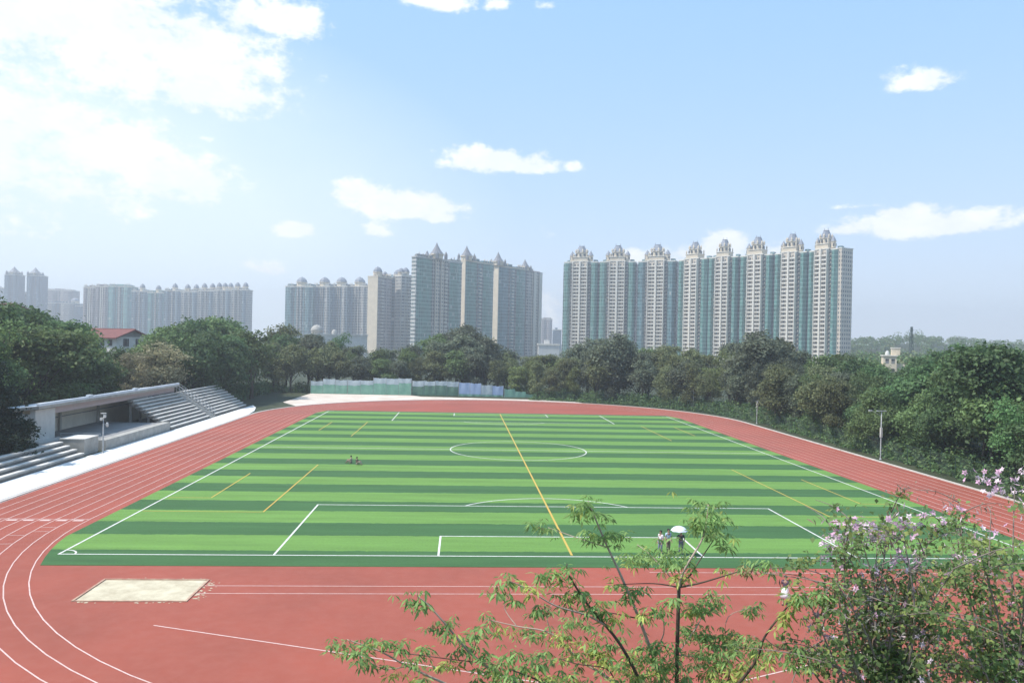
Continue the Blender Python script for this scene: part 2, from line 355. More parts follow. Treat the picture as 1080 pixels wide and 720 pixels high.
arc_line(pl, (0, 11), 9.15, math.pi/2-th, math.pi/2+th, LW, ZT); arc_line(pl, (0, PL-11), 9.15, -math.pi/2-th, -math.pi/2+th, LW, ZT)
for sx in (-1, 1):
    a0 = 0 if sx < 0 else math.pi/2
    arc_line(pl, (sx*PW, 0), 1, a0, a0+math.pi/2, .12, ZT+.003); a1 = -math.pi/2 if sx < 0 else math.pi
    arc_line(pl, (sx*PW, PL), 1, a1, a1+math.pi/2, .12, ZT+.003)
tag(pl.build('pitch_lines', M_white), kind='structure')
yl = MB(); zy = ZT+.007
yl.line((0, .3), (0, PL-.3), .16, zy, 1)
for x, a, b in ((-24.1, 13.3, 38.7), (-24.1, 66, 86.8), (24.4, 13.3, 38.7), (24.4, 66, 86.8), (-30.1, 19, 32.3), (30.1, 19, 32.3), (-30.1, 73, 86), (30.1, 73, 86)):
    yl.line((x, a), (x, b), .12, zy, 0 if x > 0 or a > 30 or x < -29 else 1)
for x0, x1, y in ((-33.9, -24.2, 13.3), (24.5, 33.9, 13.3), (-33.9, -24.2, 93), (24.5, 33.9, 93), (-33.9, -30.2, 19), (30.2, 33.9, 19)):
    yl.line((x0, y), (x1, y), .10, zy)
tag(yl.build('training_pitch_lines', [M_yellow, M_orange]), kind='structure')

ll = MB(); zl = .005
for k in range(9):
    r = RI + .02 + 1.25*k if k < 8 else RO-.08
    a, b = stadium(r-.035), stadium(r+.035); a.append(a[0]); b.append(b[0]); ll.strip(a, b, zl)
ll.line((-46.6, 10.2), (-36.8, 10.2), .10, zl+.004)
rng = random.Random(5)
for k in range(8):
    x = -37.35-1.25*k
    ll.line((x-.42, 9.75), (x+.36, 9.75), .42, zl+.004)
for k, y in ((1, 6.2), (2, 2.6), (3, -.6), (1, 7.5), (2, 5)):
    rr = RI+1.25*k+.1; xx = -math.sqrt(rr*rr-(y-YA)**2); ll.line((xx, y), (xx-1.05, y-.1), .07, zl+.004)
for y, x0, x1 in ((-6.65, -22.6, 32), (-8.07, -22.6, 31.2), (-3.6, 4.5, 33)): ll.line((x0, y), (x1, y), .07, zl)
g1, g2 = ground(162, 659), ground(520, 712); dd = (g2-g1).normalized(); ll.line(g1.xy, (g1+dd*22).xy, .08, zl)
g3, g4 = ground(785, 717), ground(990, 668); ll.line(g3.xy, g4.xy, .08, zl)
tag(ll.build('lane_lines', M_lane), kind='structure')
# long jump pit: sand bed inside a low rim
pit = empty('sand_pit', (-25.7, -7.55, 0))
bed = MB(); nx, ny = 26, 18; rs = np.random.RandomState(3); zz = rs.rand(ny+1, nx+1)*.03
bed.add([(-2.95+5.9*i/nx, -1.9+3.8*j/ny, .012+zz[j, i]*(1 if 0 < i < nx and 0 < j < ny else 0)) for j in range(ny+1) for i in range(nx+1)],
        [(j*(nx+1)+i, j*(nx+1)+i+1, (j+1)*(nx+1)+i+1, (j+1)*(nx+1)+i) for j in range(ny) for i in range(nx)])
bed.build('sand_bed', M_sand, pit, True)
rim = MB(); rim.box(-3.07, -2.95, -2.02, 2.02, -.05, .07); rim.box(2.95, 3.07, -2.02, 2.02, -.05, .05); rim.box(-2.95, 2.95, 1.9, 2.02, -.05, .07); rim.box(-2.95, 2.95, -2.02, -1.9, -.05, .05)
rim.build('rim', surf('rubber_rim', (.36, .16, .115), (.5, .36, .25), 1.5), pit)
sp_ = MB()
for i in range(80):
    a = rs.rand(); sx_ = 3.1+abs(rs.randn())*.35 if a < .6 else rs.uniform(-2.9, 2.9); sy_ = rs.uniform(-1.9, 1.9) if a < .6 else rs.choice([-2.05, 2.05])*(1+abs(rs.randn())*.06)
    q = rs.uniform(.03, .11); an = rs.rand()*6
    sp_.sheet([(sx_+q*rs.uniform(.5, 1.3)*math.cos(an+t), sy_+q*rs.uniform(.5, 1.2)*math.sin(an+t)) for t in (0, 1.2, 2.5, 3.8, 5)], .010+.00002*i)
sp_.build('spilled_sand', M_sand, pit)['kind'] = 'stuff'
tag(pit, 'pale long jump sand pit with spilled sand on the red ground', 'sand pit')

# ------------------------------------------------------------------ grandstand on the left
def bleacher(name, label, y0, y1, xf, rows, rise, tread, z0=.09, under=True, group='tiered stands beside the straight'):
    rt = empty(name, (xf, y0, z0)); L_ = y1-y0
    for k in range(rows):
        s = MB(); xa = -tread*k; xb = -tread*(k+1)-.25
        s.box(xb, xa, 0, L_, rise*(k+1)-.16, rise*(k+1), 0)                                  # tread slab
        s.box(xa-.12, xa-.02, .02, L_-.02, rise*k+.002, rise*(k+1)-.16, 1)                   # riser, its shade put into the dark colour
        s.box(xa-.50, xa+.03, .1, L_-.1, rise*(k+1)+.002, rise*(k+1)+.07, 2)                 # bench strip, sunlight put into the pale colour
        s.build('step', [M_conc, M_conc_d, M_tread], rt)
    if under:
        for yy in np.linspace(.2, L_-.5, 6):
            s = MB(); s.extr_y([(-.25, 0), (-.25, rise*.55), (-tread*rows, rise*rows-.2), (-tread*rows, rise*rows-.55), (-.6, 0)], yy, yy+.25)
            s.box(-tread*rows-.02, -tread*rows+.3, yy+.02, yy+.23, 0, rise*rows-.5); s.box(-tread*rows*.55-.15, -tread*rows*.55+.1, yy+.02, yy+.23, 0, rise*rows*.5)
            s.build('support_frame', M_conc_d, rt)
    tag(rt, label, 'bleacher', group); return rt
bleacher('bleacher', 'tall concrete tiered stand right of the roofed platform, partly under its white roof', 70, 88.6, -51.75, 10, .43, .63)
bleacher('bleacher', 'far tiered stand in tree shade beyond the railed stair', 92.3, 113, -51.9, 10, .43, .63)
bleacher('bleacher', 'low tiered stand of bright treads at the near end of the walkway', 12, 42, -51.7, 4, .42, .8, under=False)
st = empty('stadium_stair', (-51.8, 88.8, .09)); sm = MB()
for k in range(18): sm.box(-.35*(k+1), -.35*k, .05, 3.3, 0, .24*(k+1))
sm.build('flight', M_conc, st)
for yy in (.1, 1.7, 3.2):
    r_ = MB()
    for t in range(7): r_.tube([(-1.05*t-.1, yy, .24*3*t+.1), (-1.05*t-.1, yy, .24*3*t+1.3)], .035)
    for dz in (.75, 1.28): r_.tube([(-.1, yy, .1+dz), (-6.4, yy, 4.42+dz)], .035)
    r_.build('handrail', M_steel, st)
tag(st, 'concrete stair with steel handrails between the two tall stands', 'stair')

gs = empty('grandstand', (-58, 43, 0))     # local: x towards track, y along it
w = MB(); w.box(-.6, 0, .3, 4.9, 0, 5.3); w.box(-4.9, -.6, .3, .7, 0, 4.8); w.build('side_pier', M_plaster, gs)
w = MB(); w.box(-4.9, -4.6, .7, 46.3, 0, 4.8); w.build('back_wall', M_beige, gs)
w = MB(); w.box(-4.598, -4.53, .72, 46.2, 3.0, 3.12); w.build('wall_rail', M_floor, gs)
w = MB(); w.box(-.55, -.1, 4.9, 46.2, 4.55, 5.36); w.build('front_beam', M_pink, gs)
w = MB(); w.extr_y([(.55, 5.78), (.55, 5.45), (-5.3, 4.78), (-5.3, 5.11)], 0, 46.5, 0); w.box(.3, .62, -.05, 46.55, 5.79, 6.1, 2)
w.extr_y([(.3, 5.84), (.3, 5.755), (-5.35, 5.108), (-5.35, 5.19)], -.05, 46.55, 2)
for yy in (12.5, 27.5): w.box(.2, .72, yy, yy+.9, 5.9, 6.3, 2)
w.build('roof', [M_conc, M_conc_d, M_roofw], gs)
for yy in (15, 26.5, 36, 45.8):
    w = MB(); w.box(-.5, -.15, yy, yy+.35, 1.2, 4.75) if yy > 27 else w.box(-4.55, -4.25, yy, yy+.35, 1.2, 4.8); w.build('column', M_conc, gs)
w = MB(); w.box(-4.58, 5.85, 5.0, 26.8, 0, 1.14, 1); w.box(-4.58, 5.9, 5.0, 26.8, 1.14, 1.2, 0); w.build('platform', [M_floor, surf('platform_front', (.36, .36, .36), (.29, .29, .29), .4)], gs)
w = MB(); w.box(5.0, 6.15, 4.9, 26.9, .0, 1.3); w.build('platform_edge', M_conc, gs)
w = MB(); w.box(.15, .4, .4, 5.6, 0, 1.55)
for k in range(4): w.box(.4, .44, .5, 5.5, .2+.34*k, .42+.34*k)
w.build('parapet', M_plaster, gs)
w = MB(); w.box(.5, 5.4, 5.2, 5.3, 2.0, 2.06); 
for xx in (.55, 2.1, 3.7, 5.3): w.tube([(xx, 5.25, 1.2), (xx, 5.25, 2.0)], .03)
w.tube([(.5, 5.25, 1.6), (5.3, 5.25, 1.6)], .025); w.build('railing', M_steel, gs)
w = MB(); w.box(2.9, 5.7, .2, 3.9, 0, 1.95, 0); w.box(2.85, 5.75, .15, 3.95, 1.95, 2.03, 1); w.build('entrance_block', [M_conc, M_tread], gs)
tag(gs, 'concrete grandstand with white flat roof, open platform and pale side pier', 'grandstand')

def lamp_pole(label, base, h, kind):
    rt = empty('light_pole', base); p = MB(); p.lathe([(.09, 0), (.085, h*.45), (.055, h), (0, h)], seg=8); p.lathe([(.16, 0), (.16, .12), (.0, .13)], seg=8); p.build('pole', M_steel, rt, True)
    a = MB()
    if kind == 'tee':
        a.box(-.65, .65, -.09, .09, h, h+.12); a.build('crossarm', M_steel, rt)
        b = MB(); b.box(-.13, .13, -.14, .1, h*.46, h*.66); b.build('control_box', M_plaster, rt)
        c = MB(); c.tube([(0, 0, h*.9), (-1.4, 0, h*1.02)], .025); c.box(-1.75, -1.35, -.12, .12, h*1.0, h*1.03); c.build('bracket', M_steel, rt)
    elif kind == 'cam':
        a.tube([(0, 0, h*.72), (.4, .05, h*.74)], .03); a.lathe([(0, h*.66), (.15, h*.68), (.17, h*.74), (.1, h*.78), (0, h*.78)], (.42, .05), 10); a.build('dome_camera', M_plaster, rt, True)
        c = MB(); c.box(-.32, .32, -.1, .1, h, h+.1); c.box(-.32, -.02, -.3, .02, h*.84, h*.9); c.box(.1, .3, -.26, .06, h*.9, h*.97); c.build('floodlight', M_plaster, rt)
    else:
        a.box(-.14, .14, -.12, .12, h*.72, h*.96); a.build('lamp_head', M_plaster, rt)
        c = MB(); c.box(-.3, .3, -.06, .06, h, h+.09); c.build('crossarm', M_steel, rt)
    tag(rt, label, 'light pole', 'poles around the track'); return rt
lamp_pole('grey pole with wide crossarm and control box beside the right straight', (48.2, 49.0, 0), 6.4, 'tee')
lamp_pole('short pole with boxy lamp head below the long row of towers, beside the right bend', (48.6, 95, 0), 4.3, 'lamp')
lamp_pole('farthest slim pole with small crossarm, on the far bend before olive trees', (44.6, 123.5, 0), 5.9, 'tee2')
lamp_pole('pale pole with dome camera in front of the grandstand', (-51.0, 45.2, .09), 4.75, 'cam')

# ------------------------------------------------------------------ fences
M_mesh_g = surf('green_site_net', (.24, .43, .34), (.16, .33, .25), .5, .8)
M_mesh_w = surf('pale_site_net', (.50, .57, .60), (.38, .46, .48), .8, .8)
M_mesh_d = surf('dark_site_net', (.16, .27, .20), (.11, .20, .15), .6, .8)
M_panel_b = surf('pale_blue_sheet', (.40, .50, .68), (.32, .42, .60), .5, .6)
def site_fence(name, label, x0, x1, y, style, hs):
    rt = empty(name, (x0, y, 0)); n = len(hs); W = (x1-x0)/n; rr = random.Random(int(x0*7)+3)
    for k, hh in enumerate(hs):
        p = MB(); seg = 6; xa, xb = k*W+.04, (k+1)*W-.04
        ph = rr.random()*6; cut = hh*(.62+.1*rr.random())
        def sheet(z0, z1, m, yo):
            vs = []; nx_, nz_ = 10, 5
            for j in range(nz_+1):
                for i in range(nx_+1):
                    t = i/nx_; u_ = j/nz_; sag = -.18*math.sin(math.pi*t)*u_*rr.random()
                    vs.append((xa+(xb-xa)*t, yo+.07*math.sin(ph+t*9)*u_*(1-.3*u_), z0+(z1-z0)*u_+sag))
            b0 = len(vs); vs += [(x, y_+.03, z) for x, y_, z in vs]
            q = [(j*(nx_+1)+i, j*(nx_+1)+i+1, (j+1)*(nx_+1)+i+1, (j+1)*(nx_+1)+i) for j in range(nz_) for i in range(nx_)]
            p.add(vs, q + [tuple(reversed([v+b0 for v in f])) for f in q], m)
        if style == 'green': sheet(.05, cut, 0, 0); sheet(cut*.93, hh, 1, .06)
        elif style == 'dark': sheet(.05, cut, 2, 0); sheet(cut*.95, hh, 1, .06)
        elif style == 'blue': sheet(.05, hh*.18, 0, 0); sheet(hh*.16, hh, 3 if k != 2 else 1, .05)
        else: sheet(.05, hh, 0, 0)
        p.build('net_panel', [M_mesh_g, M_mesh_w, M_mesh_d, M_panel_b], rt)
        q = MB(); q.tube([(k*W, .12, 0), (k*W, .12, hh+.15)], .045); q.build('post', M_steel, rt)
    q = MB(); q.tube([(n*W, .12, 0), (n*W, .12, hs[-1]+.1)], .045); q.build('post', M_steel, rt)
    tag(rt, label, 'fence', 'screens at the far end of the track'); return rt
site_fence('screen_fence', 'green site netting with pale top, left of the dark netting', -47, -37.5, 156.2, 'green', [3.3, 3.9, 3.7])
site_fence('screen_fence', 'tallest green and white site netting in the middle of the far screens', -37.4, -20.9, 156, 'green', [3.7, 3.7, 4.4, 4.3, 4.4])
site_fence('screen_fence', 'dull dark green netting between the green screens and the blue sheets', -20.7, -8.6, 156.3, 'dark', [3.8, 3.8, 3.9, 3.8])
site_fence('screen_fence', 'pale blue sheet screens at the far end of the track', -8.5, 3.2, 155.6, 'blue', [3.6, 3.5, 3.1, 2.9])
site_fence('screen_fence', 'low green screens stepping down right of the blue sheets', 3.4, 12, 154.6, 'low', [2.2, 1.6, 1.0])

def chain_fence():
    rt = empty('mesh_fence', (49.6, 10, 0)); pts = [(0, 0)] + [(0, 5.0*k) for k in range(1, 18)]
    pts += [((49.6*math.cos(a)-49.6), (86.5+49.6*math.sin(a))) for a in np.linspace(.02, 1.35, 14)]
    for i, (x, y) in enumerate(pts):
        q = MB(); q.tube([(x, y, 0), (x, y, 2.5)], .04); q.build('post', M_dsteel, rt)
        if i:
            a = Vector((*pts[i-1], 0)); b = Vector((x, y, 0)); q = MB(); d = b-a
            for z in (.1, 1.25, 2.42): q.tube([a+UPV*z, b+UPV*z], .02, 4)
            n_ = int(d.length/.3)
            for k in range(n_+12):
                for sgn in (1, -1):
                    x0_ = k-12 if sgn > 0 else k; t0, t1 = x0_/n_, (x0_+sgn*8)/n_
                    z0_, z1_ = .1, 2.42
                    lo_, hi_ = min(t0, t1), max(t0, t1)
                    if lo_ < 0 or hi_ > 1: continue
                    q.tube([a+d*t0+UPV*z0_, a+d*t1+UPV*z1_], .008, 3)
            q.build('mesh_panel', M_dsteel, rt)
    tag(rt, 'dark green wire mesh fence running outside the right straight and far bend', 'fence')
chain_fence()

# ------------------------------------------------------------------ towers in the distance
M_tealA = facade('teal_glass', (.24, .37, .325), (.055, .18, .15), 3.3, 1.3, .20, .12, .55)
M_tealB = facade('blue_teal_glass', (.22, .32, .33), (.055, .145, .16), 3.3, 1.5, .2, .12, .55)
M_beigeW = facade('beige_flats', (.60, .52, .42), (.12, .13, .13), 3.3, 2.6, .45, .5, .5)
M_greyW = facade('grey_flats', (.47, .44, .39), (.11, .13, .14), 3.3, 2.2, .4, .42, .5)
M_pinkW = facade('pinkish_flats', (.42, .36, .34), (.13, .12, .13), 3.3, 2.0, .42, .45, .5)
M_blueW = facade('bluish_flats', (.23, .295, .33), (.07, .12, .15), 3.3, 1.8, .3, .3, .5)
M_recess = facade('shaded_recess', (.26, .25, .24), (.04, .045, .05), 3.3, 1.1, .3, .1, .4)  # recess shade put into dark wall and glass; small windows share it
M_whiteW = facade('white_banded_flats', (.60, .58, .54), (.10, .15, .15), 3.3, 1.6, .5, .1, .5)
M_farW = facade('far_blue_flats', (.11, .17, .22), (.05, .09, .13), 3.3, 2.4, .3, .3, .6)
M_cream = surf('cream_stone', (.70, .59, .44), (.58, .49, .37), .2, .8)
M_trim = surf('white_trim', (.72, .67, .58), (.62, .57, .49), .5, .8)
M_slate = surf('slate_dome', (.24, .26, .30), (.18, .19, .22), .6, .55)
M_brownroof = surf('grey_spire', (.22, .22, .24), (.16, .16, .17), .6, .6)

def balcony_mesh(wd, dp):
    b = MB(); b.box(-wd/2, wd/2, -dp, 0, 0, .22); b.box(-wd/2, wd/2, -dp, -dp+.1, .22, 1.05)
    for sx in (-1, 1): b.box(sx*wd/2-(.1 if sx > 0 else 0), sx*wd/2+(0 if sx > 0 else .1), -dp+.1, 0, .22, 1.05)
    return b.mesh('balcony', M_trim)
BAL = balcony_mesh(5.3, 1.9); BALS = balcony_mesh(3.2, 1.6)
def glass_bay(x0, x1, y, d, h, z0=0):
    b = MB(); c = (x1-x0)*.28; b.prism([(x0, y), (x0+c, y-d), (x1-c, y-d), (x1, y)], z0, h); return b
def crown_mesh(H):
    """cream drum with arches, slate mansard dome and finial"""
    b = MB(); s = math.pi/8
    b.box(-5.2, 5.2, 1.0, 9, H, H+3.2, 0); b.box(-5.6, 5.6, .6, 9.4, H+3.2, H+3.7, 1)
    b.lathe([(4.4, H+3.7), (4.2, H+7.6), (4.7, H+7.7), (4.7, H+8.2), (3.9, H+8.3)], (0, 5), 8, 0, s)
    b.lathe([(4.3, H+8.2), (3.5, H+10.4), (2.6, H+12.9), (2.0, H+13.9), (2.2, H+14.0), (2.2, H+14.3), (0, H+14.4)], (0, 5), 8, 2, s)
    for k in range(8):
        a = k*math.pi/4; x, y = 4.15*math.cos(a), 5+4.15*math.sin(a); b.box(x-.55, x+.55, y-.55, y+.55, H+4.3, H+6.8, 3)
        a += s; b.lathe([(.55, H+7.9), (.6, H+9.6), (.75, H+9.7), (0, H+11.8)], (4.3*math.cos(a), 5+4.4*math.sin(a)), 5, 0)
    
    for x_ in (-1.6, 1.6): b.tube([(x_, 5, H+14.2), (x_, 5, H+16.2)], .16, 4, 2)
    for x_ in (-4.9, 4.9):
        for y_ in (1.2, 8.6): b.lathe([(.5, H+3.7), (.5, H+5.6), (.7, H+5.7), (0, H+7.6)], (x_, y_), 6, 0)
    return b.mesh('crown', [M_cream, M_trim, M_slate, M_recess])
def turret_mesh(H):
    b = MB(); b.lathe([(1.7, 0), (1.7, 4.6), (2.05, 4.8), (2.05, 5.2)], (0, 0), 8, 0); b.lathe([(2.1, 5.2), (1.3, 7.2), (.3, 9.2), (0, 10)], (0, 0), 8, 1)
    for k in range(4):
        a = k*math.pi/2+math.pi/4; b.box(1.6*math.cos(a)-.35, 1.6*math.cos(a)+.35, 1.6*math.sin(a)-.35, 1.6*math.sin(a)+.35, 1.2, 3.6, 2)
    return b.mesh('turret', [M_cream, M_slate, M_recess])
HT = 90.5; WT = 32.8
def wall_mesh(kind):
    b = MB(); w = WT/2
    b.box(-w+1.2, w-1.2, 3.2, 17, 0, HT, 0)
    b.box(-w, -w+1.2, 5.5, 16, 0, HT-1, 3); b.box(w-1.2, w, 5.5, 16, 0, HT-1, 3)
    b.box(-6.9, 6.9, 1.4, 3.2, 0, HT+.8, 1)                                              # wall behind the balconies
    for x in (-6.75, 6.25): b.box(x, x+.5, -.9, 1.4, 0, HT+.6, 2)
    b.box(-.75, .75, -1.2, 1.4, 0, HT+1.2, 2)
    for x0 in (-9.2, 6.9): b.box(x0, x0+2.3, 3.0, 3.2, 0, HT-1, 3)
    for k in range(27):
        for x0 in (-9.0, 7.1): b.box(x0, x0+1.9, 2.2, 3.0, 3.3*k+1.2, 3.3*k+2.0, 1)       # air conditioner ledges
    b.box(-w+1, -7.6, 2.6, 17.2, HT, HT+1.0, 2); b.box(7.6, w-1, 2.6, 17.2, HT, HT+1.0, 2); b.box(-7.6, 7.6, 1.0, 17.2, HT+.8, HT+1.6, 2)
    for x in (-12, 12): b.box(x-1.6, x+1.6, 8, 12, HT+1, HT+3.2, 0)
    return b.mesh('wall', [M_tealB, M_beigeW, M_trim, M_recess])
WALL = wall_mesh(0); CROWN = crown_mesh(HT+1.6); TURRET = turret_mesh(HT)
BAYL = glass_bay(-15.3, -9.3, 3.2, 2.6, HT-.3).mesh('bay_window', [M_tealA]); BAYR = glass_bay(9.3, 15.3, 3.2, 2.6, HT-.3).mesh('bay_window', [M_tealA])
BAYL2 = glass_bay(-15.3, -9.3, 3.2, 2.6, HT-.3).mesh('bay_window', [M_tealB]); BAYR2 = glass_bay(9.3, 15.3, 3.2, 2.6, HT-.3).mesh('bay_window', [M_tealB])
row_px = [(591, 760), (629, 748), (669, 738), (711, 722), (743, 695), (776, 677), (812, 655), (848, 632), (880, 608)]
row_lab = ['leftmost tower of the long right-hand row, its left glass edge against open sky',
           'second tower from the left of the long row, narrow domed crown',
           'third tower from the left of the long row, left of a small cloud',
           'fourth tower from the left of the long row, below a single dome with low shoulders',
           'tower of the long row whose dome stands before the small white cloud',
           'third tower from the right end of the long row, domed with one side turret',
           'tower next to the right end of the long row, behind the highest dark trees',
           'rightmost and nearest tower of the long row, with plain side wall against the sky']
def ground_at(u, depth): p = at(u, horizon(u), depth); return Vector((p.x, p.y, 0))
for i in range(8):
    A, B = ground_at(*row_px[i]), ground_at(*row_px[i+1]); c = (A+B)/2; d = B-A; ang = math.atan2(d.y, d.x); sc = d.length/WT
    rt = empty('apartment_tower', c, ang); rt.scale = (sc, 1, 1)
    link('wall', WALL, rt); L1, R1 = (BAYL, BAYR) if i not in (2,) else (BAYL2, BAYR2)
    link('bay_window', L1, rt); link('bay_window', R1, rt)
    cw = link('crown', CROWN, rt); cw.scale = (1.22, 1.15, 1)
    tz = HT+1.6
    for x in ((-6.9, 6.9) if i not in (3, 4) else ()):
        if i == 5 and x > 0: continue
        link('turret', TURRET, cw, (x, 4.5, tz))
    for k in range(1, 27):
        for x in (-3.5, 3.5): link('balcony', BAL, rt, (x, 1.4, 3.3*k))
    if i == 7:
        ew = MB(); ew.box(WT/2-1.1, WT/2+2.6, 3.6, 16.5, 0, HT+.4, 0); ew.box(WT/2-1.2, WT/2+2.9, 3.3, 16.8, HT+.4, HT+1.2, 1); ew.build('end_wall', [M_beigeW, M_trim], rt)
    tag(rt, row_lab[i], 'tower', 'long row of domed apartment towers')
# plain end wall of the last block
# middle complex: towers with pointed spires
def spire_mesh(H, r, hh):
    b = MB(); b.lathe([(r*1.15, H), (r*1.15, H+hh*.22), (r*1.35, H+hh*.24), (r*1.35, H+hh*.3)], (0, 0), 8, 0, math.pi/8)
    b.lathe([(r*1.3, H+hh*.3), (r*.7, H+hh*.55), (r*.25, H+hh*.82), (.12, H+hh), (0, H+hh)], (0, 0), 8, 1, math.pi/8)
    for k in range(4):
        a = k*math.pi/2+math.pi/4; b.lathe([(r*.28, H), (r*.28, H+hh*.3), (0, H+hh*.5)], (r*1.6*math.cos(a), r*1.6*math.sin(a)), 6, 1)
    return b.mesh('spire', [M_cream, M_brownroof])
def dome_mesh(H, r, hh):
    b = MB(); b.lathe([(r*1.05, H), (r*1.05, H+hh*.35), (r*1.2, H+hh*.37), (r*1.2, H+hh*.43)], (0, 0), 8, 0, math.pi/8)
    b.lathe([(r*1.15, H+hh*.43), (r*1.0, H+hh*.65), (r*.6, H+hh*.86), (r*.2, H+hh*.95), (.1, H+hh), (0, H+hh)], (0, 0), 8, 1, math.pi/8)
    return b.mesh('dome', [M_cream, M_slate])
def tower(name, label, u0, d0, u1, d1, ytop, thick, front, side, bays, balc=(), crowns=(), group=None, cat='tower', stripes=(), roofh=1.2, bmat=None):
    """front from (u0,d0) to (u1,d1); bays/balc/crowns in fractions of the front's width"""
    A, B = ground_at(u0, d0), ground_at(u1, d1); d = B-A; W = d.length; um, dm = (u0+u1)/2, (d0+d1)/2
    H = CAM.z + (horizon(um)-ytop)*dm/F_PX
    rt = empty(name, A, math.atan2(d.y, d.x))
    b = MB(); b.box(0, W, 0, thick, 0, H, 0)
    b.box(-.3, .6, -.4, thick+.3, 0, H+.6, 1) if side else None
    b.box(-.5, W+.5, -.5, thick+.5, H, H+roofh, 1); b.box(W*.3, W*.55, thick*.3, thick*.8, H+roofh, H+roofh+3, 0)
    b.build('wall', [front, side or M_trim], rt)
    for (f0, f1, dp, m, *hh) in bays: glass_bay(W*f0, W*f1, .05, dp, H-(hh[0] if hh else .4)).build('bay_window', m, rt)
    ends = sorted([b_[:2] for b_ in bays]+[x[:2] for x in stripes]); gaps = [(p_[1], q_[0]) for p_, q_ in zip(ends, ends[1:]) if q_[0]-p_[1] > .03]
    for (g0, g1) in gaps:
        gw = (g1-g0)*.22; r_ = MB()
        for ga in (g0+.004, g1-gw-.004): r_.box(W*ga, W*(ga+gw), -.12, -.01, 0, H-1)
        r_.build('recess_shade_strip', M_recess, rt)  # dark strips on the flat front, standing in for the shade of recesses
    pr = MB(); rr = random.Random(int(u0*10)); pr.box(.1, W-.1, thick*.3, thick*.45, H+roofh, H+roofh+1.1, 0)
    for b_ in bays:
        x0, x1 = W*b_[0], W*b_[1]; pr.box(x0+.1, x1-.1, -.35, thick*.5, H+roofh, H+roofh+rr.uniform(1.2, 3.2), 0)
        for k in range(4): xx = x0+(x1-x0)*(.1+.25*k); pr.box(xx, xx+.5, -.6, .2, H+roofh, H+roofh+rr.uniform(2.5, 4.2), 1)
    if bays: pr.build('roof_parapet', [front, side or M_trim], rt)
    for (f0, f1, m) in stripes:
        s = MB(); s.box(W*f0, W*f1, -1.1, .02, 0, H+.4); s.build('pilaster', m, rt)
    for f, mesh_ in balc:
        for k in range(1, int(H/3.3)): link('balcony', mesh_, rt, (W*f, -.02, 3.3*k))
    for (f, kind, r, hh, *yy) in crowns:
        me = spire_mesh(0, r, hh) if kind == 'spire' else dome_mesh(0, r, hh)
        link(kind, me, rt, (W*f, yy[0] if yy else thick*.4, H+roofh))
    tag(rt, label, cat, group); return rt
G2 = 'middle group of spired towers'
tower('spired_tower', 'tallest spired tower at the left of the middle group', 437, 690, 485.5, 740, 275, 4.5, M_greyW, M_whiteW,
      [(.02, .34, 2.2, M_tealA), (.72, .98, 1.5, M_tealA)], [(.18, BALS), (.63, BALS)], [(.46, 'spire', 5.2, 15), (.25, 'spire', 2.4, 6)], G2, stripes=[(.40, .47, M_beigeW), (.52, .58, M_beigeW)])
tower('spired_tower', 'second spired tower of the middle group, cream left corner, behind the tall dark tree', 489, 748, 519, 782, 277.5, 7.5, M_tealB, M_cream,
      [(.05, .40, 1.6, M_tealA), (.62, .97, 1.6, M_tealA)], [(.5, BALS)], [(.12, 'spire', 4.6, 14)], G2)
tower('spired_tower', 'third spired tower of the middle group, with a cream strip at its left edge', 524, 800, 553, 835, 283, 7, M_tealB, M_cream,
      [(.04, .36, 1.6, M_tealB), (.66, .97, 1.5, M_tealA)], [(.5, BALS)], [(.06, 'spire', 4.4, 14)], G2)
tower('spired_tower', 'short plain beige spired tower at the right end of the middle group', 554, 838, 570, 862, 287.5, 9, M_beigeW, M_pinkW,
      [(.05, .3, 1, M_greyW)], [], [(.05, 'spire', 4.0, 12)], G2, stripes=[(.45, .6, M_beige), (.8, .98, M_beige)])
G3 = 'pinkish towers left of the middle group'
tower('domed_tower', 'domed tower with a broad sunlit cream corner', 397, 800, 412, 822, 293, 11.5, M_pinkW, M_cream,
      [(.55, .95, 1.2, M_pinkW)], [(.3, BALS)], [(.25, 'dome', 4.2, 10), (.75, 'dome', 2.6, 6)], G3)
tower('domed_tower', 'blue grey shaded domed tower right of the cream-cornered one', 412, 830, 423, 840, 294, 10, M_blueW, None,
      [(.1, .5, 1.2, M_blueW)], [], [(.75, 'dome', 3.6, 9)], G3)
tower('domed_tower', 'grey domed tower partly behind the tallest spired tower', 422, 822, 436, 835, 292, 10, M_greyW, None,
      [(.05, .4, 1.4, M_greyW)], [(.6, BALS)], [(.15, 'dome', 3.2, 8), (.5, 'dome', 3.6, 9)], G3)
G4 = 'hazy row of four domed towers'
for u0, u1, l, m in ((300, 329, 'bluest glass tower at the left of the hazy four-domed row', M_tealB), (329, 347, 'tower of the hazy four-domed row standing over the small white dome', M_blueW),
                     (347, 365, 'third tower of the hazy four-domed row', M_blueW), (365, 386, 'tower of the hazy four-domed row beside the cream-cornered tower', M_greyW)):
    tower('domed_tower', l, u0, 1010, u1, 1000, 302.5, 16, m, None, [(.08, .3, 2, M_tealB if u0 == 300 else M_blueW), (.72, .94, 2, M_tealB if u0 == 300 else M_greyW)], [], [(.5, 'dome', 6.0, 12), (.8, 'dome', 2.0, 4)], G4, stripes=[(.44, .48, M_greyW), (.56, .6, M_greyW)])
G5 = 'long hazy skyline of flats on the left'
M_net = facade('scaffold_netting', (.22, .33, .32), (.13, .27, .25), 3.3, 4.0, .12, .06, .8, rough=.7)
